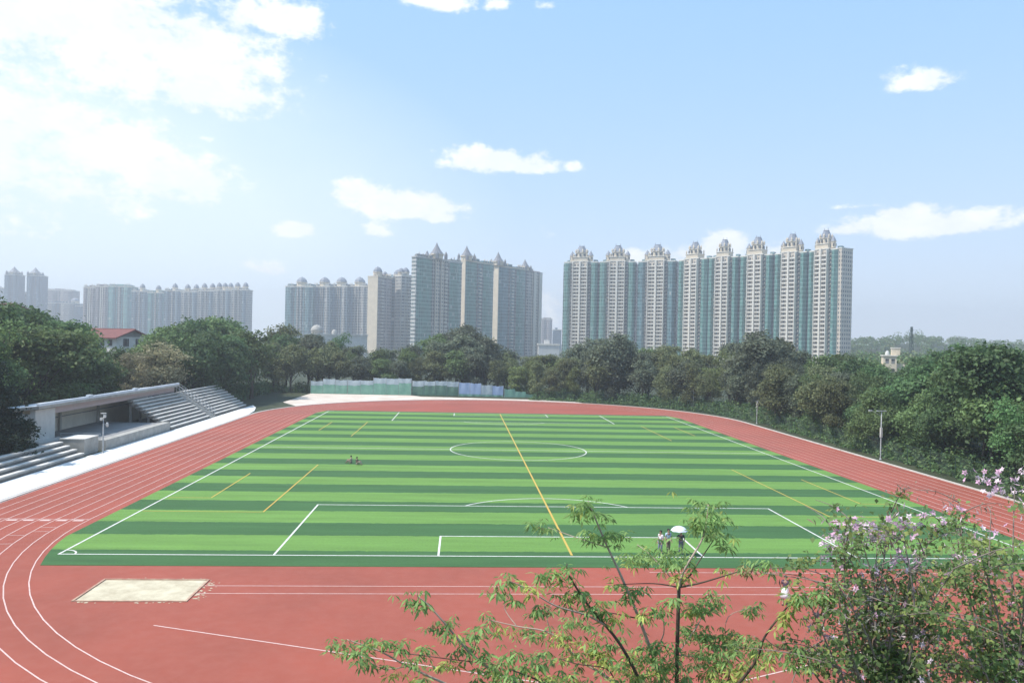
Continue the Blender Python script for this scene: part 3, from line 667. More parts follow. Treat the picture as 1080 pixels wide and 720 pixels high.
spec = [(87, 100, 303.5, M_pinkW, 'pinkish slab block at the left end of the hazy skyline', 0), (100, 113, 302.5, M_pinkW, 'flat-roofed pinkish block with two dark vertical strips', 0),
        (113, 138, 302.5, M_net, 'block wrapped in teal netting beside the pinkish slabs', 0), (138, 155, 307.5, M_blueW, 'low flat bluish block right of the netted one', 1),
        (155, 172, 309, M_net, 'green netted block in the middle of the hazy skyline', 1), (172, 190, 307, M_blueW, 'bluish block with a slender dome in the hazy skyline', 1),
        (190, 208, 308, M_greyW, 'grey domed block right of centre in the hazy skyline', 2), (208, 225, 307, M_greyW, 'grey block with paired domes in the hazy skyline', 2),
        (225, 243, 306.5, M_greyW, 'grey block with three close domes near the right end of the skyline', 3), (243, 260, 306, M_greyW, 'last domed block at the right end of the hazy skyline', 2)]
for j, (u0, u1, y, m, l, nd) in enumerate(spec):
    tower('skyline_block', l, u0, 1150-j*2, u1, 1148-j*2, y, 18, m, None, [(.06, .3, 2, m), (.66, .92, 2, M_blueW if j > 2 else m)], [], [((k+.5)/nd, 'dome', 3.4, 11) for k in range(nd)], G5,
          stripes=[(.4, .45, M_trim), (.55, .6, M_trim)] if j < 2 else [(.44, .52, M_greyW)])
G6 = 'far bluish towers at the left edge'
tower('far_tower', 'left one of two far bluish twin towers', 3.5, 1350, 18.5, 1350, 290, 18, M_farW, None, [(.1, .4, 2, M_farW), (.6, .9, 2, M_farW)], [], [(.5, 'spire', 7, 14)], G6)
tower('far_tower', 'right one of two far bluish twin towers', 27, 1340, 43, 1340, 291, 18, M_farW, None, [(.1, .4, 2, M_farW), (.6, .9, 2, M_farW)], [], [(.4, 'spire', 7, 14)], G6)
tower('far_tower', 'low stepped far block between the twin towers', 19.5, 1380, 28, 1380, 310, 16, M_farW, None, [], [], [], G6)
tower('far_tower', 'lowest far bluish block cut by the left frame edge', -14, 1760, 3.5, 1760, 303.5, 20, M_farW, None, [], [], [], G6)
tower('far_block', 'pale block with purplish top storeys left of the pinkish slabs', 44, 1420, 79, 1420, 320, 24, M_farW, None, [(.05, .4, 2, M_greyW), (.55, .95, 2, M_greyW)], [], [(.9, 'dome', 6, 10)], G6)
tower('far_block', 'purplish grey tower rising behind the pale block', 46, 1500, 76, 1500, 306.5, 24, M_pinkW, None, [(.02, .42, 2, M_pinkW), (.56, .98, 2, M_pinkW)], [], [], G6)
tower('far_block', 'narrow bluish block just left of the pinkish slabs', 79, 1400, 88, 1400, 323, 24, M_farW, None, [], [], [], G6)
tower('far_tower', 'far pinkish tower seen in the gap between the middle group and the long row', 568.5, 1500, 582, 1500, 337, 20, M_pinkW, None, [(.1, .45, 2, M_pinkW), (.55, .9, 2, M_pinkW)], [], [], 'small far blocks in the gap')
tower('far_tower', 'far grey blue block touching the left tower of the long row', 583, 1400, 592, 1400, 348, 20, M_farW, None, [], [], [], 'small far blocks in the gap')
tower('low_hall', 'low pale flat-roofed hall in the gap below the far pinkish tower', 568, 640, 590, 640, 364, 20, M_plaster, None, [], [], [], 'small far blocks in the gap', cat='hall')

# small buildings
M_redroof = surf('red_tiles', (.20, .065, .052), (.14, .048, .04), .8, .7)
def gabled_house(name, label, u0, u1, depth, yr, ye, yb, ww):
    A, B = ground_at(u0, depth), ground_at(u1, depth*.97); d = B-A; W = d.length; rt = empty(name, A, math.atan2(d.y, d.x)-.12)
    zr = CAM.z-(yr-horizon((u0+u1)/2))*depth/F_PX; ze = CAM.z-(ye-horizon((u0+u1)/2))*depth/F_PX
    b = MB(); b.box(0, W, 0, ww, 0, ze, 0); b.add([(W-.02, 0, ze), (W-.02, ww, ze), (W-.02, ww/2, zr-.2), (0.02, 0, ze), (.02, ww, ze), (.02, ww/2, zr-.2)], [(0, 1, 2), (5, 4, 3)], 1); b.build('wall', [M_plaster, M_floor], rt)
    r = MB(); o = 1.2
    for s0, s1 in ((-o, ww/2), (ww+o, ww/2)):
        ze2 = ze - .25
        r.add([(-o, s0, ze2), (W+o, s0, ze2), (W+o, s1, zr), (-o, s1, zr), (-o, s0, ze2-.3), (W+o, s0, ze2-.3), (W+o, s1, zr-.35), (-o, s1, zr-.35)], [(0, 1, 2, 3), (7, 6, 5, 4), (0, 4, 5, 1), (1, 5, 6, 2), (0, 3, 7, 4)])
    r.tube([(-o, ww/2, zr+.02), (W+o, ww/2, zr+.02)], .15, 6); r.build('roof', M_redroof, rt)
    for k in range(5):
        f = MB(); f.box(W*(.1+.18*k), W*(.1+.18*k)+1.6, -.06, .05, ze-2.6, ze-.9); f.build('window', M_recess, rt)
    for k in range(2):
        f = MB(); f.box(W-.03, W+.06, ww*(.2+.4*k), ww*(.2+.4*k)+1.8, ze-2.8, ze-.5); f.build('window', M_recess, rt)
    tag(rt, label, 'house'); return rt
gabled_house('red_roofed_house', 'low house with long red tiled roof showing above the left trees', 77, 131, 235, 346.5, 354.5, 370, 10)
gabled_house('brick_house', 'brownish roof peeping over trees at the left frame edge', -30, 3, 220, 320, 328, 340, 9)
def domed_pavilion():
    p = ground_at(334, 420); rt = empty('domed_building', p, .1); z = 14.66+(355.5-350)*420/F_PX
    b = MB(); b.box(-10, 26, -5, 9, 0, z-1.5); b.box(-10.5, 26.5, -5.4, 9.4, z-1.5, z-.9); b.build('wall', M_plaster, rt)
    b = MB(); b.lathe([(2.9, z-.9), (2.9, z+.4), (3.2, z+.5), (3.1, z+1.3), (2.4, z+2.7), (1.2, z+3.5), (.2, z+3.8), (0, z+4.3)], (0, 0), 16); b.build('dome', M_conc, rt, True)
    b = MB(); b.lathe([(1.4, z-.9), (1.4, z), (1.2, z+.8), (.5, z+1.4), (0, z+1.6)], (9, 0), 12); b.build('dome', M_conc, rt, True)
    tag(rt, 'pale building with a white dome just above the trees under hazy towers', 'building')
domed_pavilion()
def villa():
    dep = 265; p = ground_at(939, dep); zg = hill_z(p.x, p.y); rt = empty('hillside_villa', (p.x, p.y, 0), -.35); rt.scale = (.78, .78, 1)
    k = dep/F_PX; zt = CAM.z - (375.5-horizon(939))*k; zb = min(zg, 3)
    b = MB(); b.box(-2.6, 2.6, 0, 6, zb, zt, 0); b.box(-3.0, 3.0, -.4, 6.4, zt, zt+.35, 1); b.box(-5.2, -2.6, 1, 6, zb, zt-3.2, 0); b.box(2.6, 6, 1.5, 6, zb, zt-2.6, 0)
    b.box(1.2, 4.4, 3, 6.4, zt+.35, zt+2.6, 0); b.box(1.0, 4.6, 2.8, 6.6, zt+2.6, zt+2.9, 1)
    b.build('wall', [M_cream, M_trim], rt)
    b = MB(); b.lathe([(.9, zt+.35), (.9, zt+.8), (.75, zt+1.3), (.4, zt+1.7), (0, zt+1.85)], (-.8, 2.2), 12); b.build('dome', M_plaster, rt, True)
    for i in range(2):
        for zz_ in (zt-2.4, zt-5.6):
            f = MB(); f.box(-1.8+2.3*i, -.5+2.3*i, -.07, .05, zz_, zz_+1.5); f.build('window', M_recess, rt)
    tag(rt, 'cream villa with small dome among trees on the right hillside', 'villa')
villa()
def pylon():
    dep = 455; p = ground_at(961, dep); zg = hill_z(p.x, p.y); rt = empty('hilltop_mast', (p.x, p.y, zg)); H = CAM.z-(344.5-horizon(961))*dep/F_PX - zg
    b = MB()
    for sx in (-1, 1):
        for sy in (-1, 1): b.tube([(sx*1.3, sy*1.3, -.5), (sx*.35, sy*.35, H)], .16, 4)
    for k in range(8):
        z = H*k/8; z2 = H*(k+1)/8; r0 = 1.3-.95*k/8; r1 = 1.3-.95*(k+1)/8
        b.tube([(-r0, -r0, z), (r1, -r1, z2)], .09, 4); b.tube([(r0, -r0, z), (-r1, -r1, z2)], .09, 4); b.tube([(-r0, r0, z), (r1, r1, z2)], .09, 4); b.tube([(r0, -r0, z), (r1, r1, z2)], .09, 4)
    b.build('lattice', M_dsteel, rt)
    b = MB(); b.box(-2.0, 2.0, -.15, .15, H*.8, H*.8+.3); b.box(-1.5, 1.5, -.15, .15, H*.93, H*.93+.3); b.build('crossarm', M_steel, rt)
    tag(rt, 'thin lattice mast on top of the wooded hill', 'mast')
pylon()

# ------------------------------------------------------------------ trees
def leaf_mesh(name, C, D, Nn, ln, wd, mats, mi=None, bend=.15):
    """C centres, D long axes, Nn normals, ln/wd arrays -> folded rhombus leaves"""
    n = len(C); D = D/np.linalg.norm(D, axis=1, keepdims=True); Sd = np.cross(D, Nn); Sd /= np.maximum(1e-6, np.linalg.norm(Sd, axis=1, keepdims=True)); Nn = np.cross(Sd, D)
    ln = np.asarray(ln)[:, None]; wd = np.asarray(wd)[:, None]
    V = np.empty((n, 4, 3)); V[:, 0] = C-D*ln*.5; V[:, 1] = C+Sd*wd*.5+Nn*ln*bend-D*ln*.05; V[:, 2] = C+D*ln*.5-Nn*ln*bend*.6; V[:, 3] = C-Sd*wd*.5+Nn*ln*bend-D*ln*.05
    me = bpy.data.meshes.new(name); me.vertices.add(n*4); me.vertices.foreach_set('co', V.reshape(-1))
    me.loops.add(n*4); me.loops.foreach_set('vertex_index', np.arange(n*4, dtype=np.int32))
    me.polygons.add(n); me.polygons.foreach_set('loop_start', np.arange(0, n*4, 4, dtype=np.int32)); me.polygons.foreach_set('loop_total', np.full(n, 4, dtype=np.int32))
    for m in mats: me.materials.append(m)
    if mi is not None: me.polygons.foreach_set('material_index', np.asarray(mi, dtype=np.int32))
    me.update(calc_edges=True); return me
def rdir(rs, n): v = rs.randn(n, 3); return v/np.linalg.norm(v, axis=1, keepdims=True)
def crown_leaves(rs, lobes, nclump, per, leaf, cr, droop=.0, inner=.18):
    Cs, Ns = [], []; vol = np.array([l[3]*l[4] for l in lobes]); vol = vol/vol.sum()
    for k in range(nclump):
        cx_, cy_, cz_, rx, ry, rz = lobes[rs.choice(len(lobes), p=vol)]
        d = rs.randn(3); d[2] = d[2]*.9+.25; d /= np.linalg.norm(d); f = rs.uniform(.72, 1.06) if rs.rand() > inner else rs.uniform(.2, .7)
        c = np.array([cx_+rx*d[0]*f, cy_+ry*d[1]*f, cz_+rz*d[2]*f]); n = per if rs.rand() > .3 else per//2
        o = rs.randn(n, 3)*np.array([1, 1, .55])*cr*rs.uniform(.7, 1.25); o[:, 2] -= .25*(o[:, 0]**2+o[:, 1]**2)/cr
        Cs.append(c+o); nn = d*.7+np.array([0, 0, .5])+rs.randn(n, 3)*.55; Ns.append(nn)
    C = np.concatenate(Cs); Nn = np.concatenate(Ns); Nn /= np.linalg.norm(Nn, axis=1, keepdims=True); n = len(C)
    D = np.cross(Nn, rdir(rs, n)); D[:, 2] -= droop; ln = leaf*rs.uniform(.6, 1.35, n); return C, D, Nn, ln, ln*rs.uniform(.5, .75, n)
LM = dict(deep=leafmat('deep_green_leaves', (.098, .165, .064), hue=.012), mid=leafmat('mid_green_leaves', (.140, .198, .074), hue=.012), olive=leafmat('olive_leaves', (.165, .183, .084), hue=.012),
          grey=leafmat('grey_olive_leaves', (.138, .160, .102), hue=.012), yellow=leafmat('yellow_green_leaves', (.195, .235, .085), hue=.012), brown=leafmat('brownish_leaves', (.30, .27, .165), hue=.01),
          bright=leafmat('bright_green_leaves', (.125, .225, .082), hue=.012), dark=leafmat('shaded_conifer_leaves', (.026, .045, .027), hue=.012))  # last entry: conifers' shaded side put into the leaf colour
def tree_proto(seed, style):
    rs = np.random.RandomState(seed); lobes = []
    if style == 'round':
        for k in range(9):
            a = rs.rand()*6.28; r = rs.uniform(.6, 3.0); lobes.append((r*math.cos(a), r*math.sin(a), rs.uniform(4.2, 9.2), rs.uniform(1.6, 2.7), rs.uniform(1.6, 2.7), rs.uniform(1.3, 2.1)))
        lobes.append((0, 0, 9.6, 2.0, 2.0, 1.8)); arg = (190, 62, .42, .62)
    elif style == 'tall':
        for k in range(11):
            z = 3.2+8.0*k/10; a = rs.rand()*6.28; r = rs.uniform(.3, 1.9)*(1-.45*k/10); lobes.append((r*math.cos(a), r*math.sin(a), z, rs.uniform(1.1, 1.9), rs.uniform(1.1, 1.9), rs.uniform(.9, 1.5)))
        arg = (180, 55, .38, .55)
    elif style == 'layered':
        for k in range(12):
            z = rs.choice([4.5, 6.2, 7.8, 9.3, 10.6])+rs.uniform(-.3, .3); a = rs.rand()*6.28; r = rs.uniform(.8, 4.2)*(1.1-z/22); lobes.append((r*math.cos(a), r*math.sin(a), z, rs.uniform(1.6, 2.6), rs.uniform(1.6, 2.6), rs.uniform(.45, .8)))
        lobes.append((0, 0, 11.1, 1.6, 1.6, .8)); arg = (200, 55, .40, .5)
    elif style == 'feather':
        for k in range(14):
            a = rs.rand()*6.28; r = rs.uniform(.2, 2.6); z = rs.uniform(4.5, 10.8); lobes.append((r*math.cos(a), r*math.sin(a), z, .9, .9, rs.uniform(1.1, 1.9)))
        arg = (260, 34, .30, .45)
    elif style == 'conifer':
        for k in range(16):
            z = .9+10.3*k/15; r0 = 2.5*(1-k/16)+.35
            for q in range(3):
                a = rs.rand()*6.28; lobes.append((r0*.55*math.cos(a), r0*.55*math.sin(a), z, r0*.62, r0*.62, .45))
        arg = (340, 62, .34, .42)
    C, D, Nn, ln, wd = crown_leaves(rs, lobes, *arg, droop=.5 if style in ('feather', 'conifer') else .15)
    # wild sprays
    crown = lambda m, nm: leaf_mesh(nm, C, D, Nn, ln, wd, [LM[m]])
    t = MB(); top = max(l[2] for l in lobes)
    ax = [(0, 0, -.3), (rs.uniform(-.1, .1), rs.uniform(-.1, .1), 1.8), (rs.uniform(-.3, .3), rs.uniform(-.3, .3), 4.2), (rs.uniform(-.4, .4), rs.uniform(-.4, .4), 7), (0, 0, top)]
    t.tube(ax, [.30, .22, .17, .11, .04], 8)
    for l in lobes[:12]:
        f = min(3, max(1, int(l[2]/2.6)-1)); b = Vector(ax[f]); e_ = Vector(l[:3]); mid = b.lerp(e_, .5)+Vector((0, 0, -.25)); t.tube([b, mid, e_], [.10, .07, .03], 5)
    return crown, t.mesh('trunk', M_bark, True), float(np.percentile(C[:, 2], 98.8))
PROTO = {}
for st_, seeds in (('round', (11, 12, 13)), ('tall', (21, 22)), ('layered', (31, 32)), ('feather', (41, 42)), ('conifer', (51,))):
    PROTO[st_] = [tree_proto(s, st_) for s in seeds]
CACHE = {}
def crown_for(style, var, m):
    k = (style, var, m)
    if k not in CACHE: CACHE[k] = PROTO[style][var][0](m, 'crown')
    return CACHE[k]
def tree(x, y, H, style, m, label, group, rnd, wide=1.0, cat='tree', z=0.0):
    var = rnd.randrange(len(PROTO[style])); rt = empty('tree' if style != 'conifer' else 'conifer_tree', (x, y, z-.05), rnd.random()*6.28); s = H/PROTO[style][var][2]
    w_ = s*wide*rnd.uniform(.92, 1.12); rt.scale = (w_, w_, s)
    link('crown', crown_for(style, var, m), rt); link('trunk', PROTO[style][var][1], rt); tag(rt, label, cat, group); return rt
SKY_Y = [(-80, 318), (0, 323), (20, 327), (45, 335), (60, 343), (72, 360), (85, 368), (130, 370), (145, 366), (160, 358), (180, 348), (220, 340), (255, 341), (300, 345), (345, 351), (370, 362), (400, 367), (440, 361), (468, 353), (490, 348), (515, 355), (540, 375), (560, 378), (600, 372),
         (620, 361), (650, 357), (680, 366), (700, 368), (728, 362), (745, 376), (780, 364), (800, 356), (825, 360), (850, 373), (890, 376), (905, 370), (922, 378), (930, 390), (948, 390), (956, 378), (1000, 367), (1040, 366), (1080, 370), (1200, 366)]
def skyline(u): return float(np.interp(u, [a for a, b in SKY_Y], [b for a, b in SKY_Y]))
MARKS = [(-200, 42, 'under the far twin towers'), (42, 84, 'left of the red-roofed house'), (84, 150, 'in front of the red-roofed house'), (150, 205, 'below the hazy skyline'), (205, 262, 'below the right end of the skyline'), (262, 302, 'left of the four hazy domes'),
         (302, 350, 'below the small white dome'), (350, 386, 'below the four hazy domed towers'), (386, 433, 'below the cream-cornered tower'), (433, 483, 'below the tallest spired tower'), (483, 520, 'below the second spired tower'), (520, 556, 'below the third spired tower'), (556, 591, 'left of the long row')]
for i, nm in enumerate(('first', 'second', 'third', 'fourth', 'fifth', 'sixth', 'seventh', 'eighth')): MARKS.append((row_px[i][0], row_px[i+1][0], "below the long row's %s tower" % nm))
MARKS += [(890, 925, 'just right of the long row'), (925, 955, 'near the cream villa'), (955, 1000, 'below the hilltop mast'), (1000, 1045, 'right of the hilltop mast'), (1045, 3000, 'at the right frame edge')]
WORD = dict(round='rounded', tall='tall narrow', layered='layered', feather='feathery', conifer='conical')
CW = dict(deep='deep green', mid='mid green', olive='olive', grey='grey olive', yellow='yellow green', brown='brownish', bright='bright green', dark='shade-darkened green')
def auto_tree(x, y, row, frac, rnd, styles, mats, wide=1.0, rowname=None):
    z = hill_z(x, y); u, v, c = project(Vector((x, y, 0)))
    if c < 20: return
    H = (CAM.z + (horizon(u)-skyline(u))*c/F_PX - z)*frac
    H = max(4.5, min(H, 26)); st_ = rnd.choice(styles); m = rnd.choice(mats)
    mk = next((t for a, b, t in MARKS if a <= u < b), 'beyond the frame')
    tree(x, y, H, st_, m, '%s %s tree, %s, %s' % (WORD[st_], CW[m], rowname, mk), 'trees: '+rowname, rnd, wide, z=z)
rnd = random.Random(77)
def zone_mats(u):
    if u > 900: return ['deep', 'mid', 'mid', 'bright', 'deep']
    if u > 845: return ['olive', 'mid', 'grey']
    if u > 770: return ['grey', 'grey', 'olive']
    if u > 700: return ['olive', 'yellow', 'olive', 'grey']
    if u > 670: return ['mid', 'olive', 'grey']
    if u > 615: return ['grey', 'olive', 'mid']
    if u > 545: return ['yellow', 'olive', 'olive']
    if u > 430: return ['grey', 'grey', 'olive', 'mid']
    if u > 360: return ['mid', 'grey', 'mid']
    if u > 280: return ['grey', 'olive', 'deep']
    if u > 170: return ['deep', 'mid', 'deep', 'bright']
    return ['mid', 'deep', 'mid']
# right side rows, then round the far bend
def outer(t, off):   # t metres along: straight from Y=5 up, then the bend to X=12
    r = 53+off
    if t < 96: return r, t+2
    a = (t-96)/r; return r*math.cos(a), 98+r*math.sin(a)
rows = [('front row by the track', 0, 5.6, .70, .98), ('second row from the track', 6.5, 6.2, .84, 1.0), ('third row', 14, 7.0, .93, 1.05), ('back row', 23, 8.0, 1.0, 1.1)]
for rn, off, stp, fr, wd in rows:
    t = 6 if off < 10 else 0
    Lr = 96 + (53+off)*1.38
    while t < Lr:
        x, y = outer(t + rnd.uniform(-1.5, 1.5), off + rnd.uniform(-1.6, 1.6)); u, v, c = project(Vector((x, y, 0)))
        f = fr*rnd.uniform(.86, 1.05) if off < 20 else rnd.uniform(.93, 1.02)
        if 918 < u < 958: f = min(f, .9)
        auto_tree(x, y, rn, f, rnd, ['round', 'round', 'tall', 'layered', 'feather'] if u > 700 else ['round', 'round', 'layered', 'tall'], zone_mats(u), wd*(1.0 if u < 900 else 1.12), rn)
        t += stp*rnd.uniform(.8, 1.2)
# behind the far screens
for rn, y0, stp, fr in (('row behind screens', 162, 5.6, .72), ('second row behind screens', 169, 6.5, .9), ('back row behind screens', 178, 7, 1.0)):
    x = -58
    while x < 22:
        u, v, c = project(Vector((x, y0, 0))); auto_tree(x, y0+rnd.uniform(-2, 2), rn, fr*rnd.uniform(.9, 1.04), rnd, ['round', 'round', 'layered', 'feather'], zone_mats(u), 1.0, rn); x += stp*rnd.uniform(.8, 1.2)
# left: beside and behind the stands
for rn, x0, y0, y1, stp, fr in (('clump over the far stand', -61, 110, 142, 6.5, .84), ('clump behind the far stand', -68, 108, 158, 7.5, 1.0), ('clump behind the stands', -78, 96, 170, 8.5, 1.0)):
    y = y0
    while y < y1:
        xx = x0 + rnd.uniform(-2, 2) + (max(0, y-128)*.35 if x0 > -65 else 0); u, v, c = project(Vector((xx, y, 0)))
        auto_tree(xx, y, rn, fr*rnd.uniform(.92, 1.03), rnd, ['round', 'round', 'round', 'layered'], zone_mats(u), 1.12, rn); y += stp*rnd.uniform(.85, 1.15)
for rn, x0, y0, y1, stp, fr in (('row behind grandstand', -70, 30, 92, 7, .86), ('second row behind grandstand', -78, 24, 96, 8, .97), ('back row behind grandstand', -90, 20, 130, 9, 1.0)):
    y = y0
    while y < y1:
        xx = x0 + rnd.uniform(-2, 2); u, v, c = project(Vector((xx, y, 0)))
        auto_tree(xx, y, rn, fr*rnd.uniform(.94, 1.04), rnd, ['round', 'round', 'layered', 'feather'], zone_mats(u), 1.15, rn); y += stp*rnd.uniform(.85, 1.15)
# single trees that stand out
tree(-65.5, 100, 12.4, 'feather', 'brown', 'pale brownish sparse tree behind the tall stand, between green crowns', None, rnd, 1.7)
tree(-67, 92, 10.8, 'feather', 'brown', 'low brownish half-bare tree left of the sparse pale one', None, rnd, 1.1)
tree(-58.3, 35.2, 10.6, 'conifer', 'dark', 'conical tree with shade-darkened leaves beside the grandstand pier at the left edge', None, rnd, 1.35)
tree(-58.2, 29.5, 9.6, 'conifer', 'dark', 'conical tree with shade-darkened leaves behind the low stand, mostly outside the left frame edge', None, rnd, 1.3)
tree(-43.7, -17.0, 14.0, 'tall', 'deep', 'tree beside the near bend whose shadow reaches the track at lower left', None, rnd, 1.3)
pt = tree(56.2, 38.2, 15.0, 'layered', 'deep', 'layered deep green tree with a pale bare trunk right of the tee-shaped pole', None, rnd, 1.1)
for ch in pt.children:
    if ch.name.startswith('trunk'): ch.data = ch.data.copy(); ch.data.materials[0] = M_palebark
p = ground_at(650, 205); tree(p.x, p.y, CAM.z+(horizon(650)-356)*205/F_PX, 'round', 'grey', 'tall grey rounded tree below the second tower of the long row, above its neighbours', None, rnd, 1.2)
p = ground_at(802, 175); tree(p.x, p.y, CAM.z+(horizon(802)-355)*175/F_PX, 'round', 'grey', 'highest dark grey tree below the seventh tower of the long row', None, rnd, 1.25)
p = ground_at(492, 235); tree(p.x, p.y, CAM.z+(horizon(492)-347)*235/F_PX, 'round', 'grey', 'tall dark tree rising in front of the second spired tower', None, rnd, 1.15)
# wooded hill: one far mass
def woods():
    rs = np.random.RandomState(8); Cs, Ns = [], []
    k = 0
    while k < 2300:
        far = rs.rand() < .6
        x, y = (rs.uniform(200, 760), rs.uniform(560, 800)) if far else (rs.uniform(85, 330), rs.uniform(150, 420))
        z = hill_z(x, y); u, v, c = project(Vector((x, y, 0))); k += 1
        if u < 893 or u > 1350 or (far and z < 1.5 and u < 1000): continue
        if far: hgt = rs.uniform(6, 10) + (5 if rs.rand() < .04 else 0); r = rs.uniform(3, 5.5)
        else:
            hgt = rs.uniform(10, 14.2); r = rs.uniform(2.4, 4.4)
            if u < 960 and c < 300: hgt = min(hgt, CAM.z-(24 if c < 262 else 6)*c/F_PX)
            if abs(u-940) < 16 and 258 < c < 285: continue
        n = 70; d = rdir(rs, n); d[:, 2] = np.abs(d[:, 2]); Cs.append(np.array([x, y, z+hgt*.4]) + d*np.array([r, r, hgt*.6])*rs.uniform(.75, 1.05, (n, 1))); Ns.append(d+rs.randn(n, 3)*.4)
    C = np.concatenate(Cs); Nn = np.concatenate(Ns); Nn /= np.linalg.norm(Nn, axis=1, keepdims=True); n = len(C); D = np.cross(Nn, rdir(rs, n)); ln = rs.uniform(.9, 1.9, n)
    tag(link('woods', leaf_mesh('woods', C, D, Nn, ln, ln*.7, [LM['mid'], LM['deep'], LM['olive']], rs.randint(0, 3, n))), 'hazy wooded hill behind the right-hand trees', 'woods', kind='stuff')
woods()
def undergrowth():
    rs = np.random.RandomState(18); Cs, Ns = [], []
    def put(x, y, hmax, n=46):
        r = rs.uniform(.6, 1.5); h = rs.uniform(.5, 1)*hmax; d = rdir(rs, n); d[:, 2] = np.abs(d[:, 2]); Cs.append(np.array([x, y, 0])+d*np.array([r, r, h])*rs.uniform(.55, 1.05, (n, 1))); Ns.append(d+rs.randn(n, 3)*.6)
    for k in range(2000):
        t = rs.uniform(0, 166); off = -3.1+abs(rs.randn())*5; x, y = outer(t, off); put(x, y, 1.0 if off < -2 else 3.2)
    for k in range(520): put(rs.uniform(-62, 24), rs.uniform(158, 168), 3.6)
    for k in range(420): put(rs.uniform(-80, -57), rs.uniform(114, 166), 3.4)
    for k in range(120): put(rs.uniform(-66, -58.6), rs.uniform(8, 40), 2.2)
    C = np.concatenate(Cs); Nn = np.concatenate(Ns); Nn /= np.linalg.norm(Nn, axis=1, keepdims=True); n = len(C); D = np.cross(Nn, rdir(rs, n)); ln = rs.uniform(.22, .6, n)
    tag(link('undergrowth', leaf_mesh('undergrowth', C, D, Nn, ln, ln*.6, [LM['deep'], LM['mid'], LM['bright']], rs.choice(3, n, p=[.5, .35, .15]))), 'low dark undergrowth between the fences and the trees', 'undergrowth', kind='stuff')
undergrowth()

# ------------------------------------------------------------------ foreground trees (tops reaching up towards the viewer's window)
M_leafF = [leafmat('kapok_leaf', (.235, .355, .12), .55, .5, .01), leafmat('kapok_young_leaf', (.40, .44, .12), .4, .45, .01), leafmat('kapok_old_leaf', (.27, .25, .11), .4, .35, .01)]
def smooth_path(pts, n=5):
    P = [Vector(p) for p in pts]; out = []
    for i in range(len(P)-1):
        p0, p1, p2, p3 = P[max(i-1, 0)], P[i], P[i+1], P[min(i+2, len(P)-1)]
        for k in range(n):
            t = k/n; out.append(.5*((2*p1)+(-p0+p2)*t+(2*p0-5*p1+4*p2-p3)*t*t+(-p0+3*p1-3*p2+p3)*t**3))
    out.append(P[-1]); return out
def whorl_leaves(rs, clusters):
    C, D, Nn, ln, wd, mi = [], [], [], [], [], []
    for (c, r, kind) in clusters:
        nw = max(4, int(24*(r/.28)**1.7))
        for q in range(nw):
            o = rs.randn(3)*np.array([.62, .62, .34])*r; hub = np.array(c)+o; az0 = rs.rand()*6.28; nl = rs.randint(5, 8); m = kind if rs.rand() < .8 else rs.choice([0, 1, 2], p=[.68, .26, .06])
            L_ = rs.uniform(.095, .165); dr = rs.uniform(.35, 1.25)
            for k in range(nl):
                a = az0+k*6.283/nl+rs.randn()*.2; d = np.array([math.cos(a), math.sin(a), -dr+rs.randn()*.25]); d /= np.linalg.norm(d); l = L_*rs.uniform(.75, 1.2)
                C.append(hub+d*(l*.5+.03)); D.append(d); up = np.array([-d[0]*.3, -d[1]*.3, 1])+rs.randn(3)*.25; Nn.append(up); ln.append(l); wd.append(l*rs.uniform(.20, .29)); mi.append(m)
    return np.array(C), np.array(D), np.array(Nn), np.array(ln), np.array(wd), mi
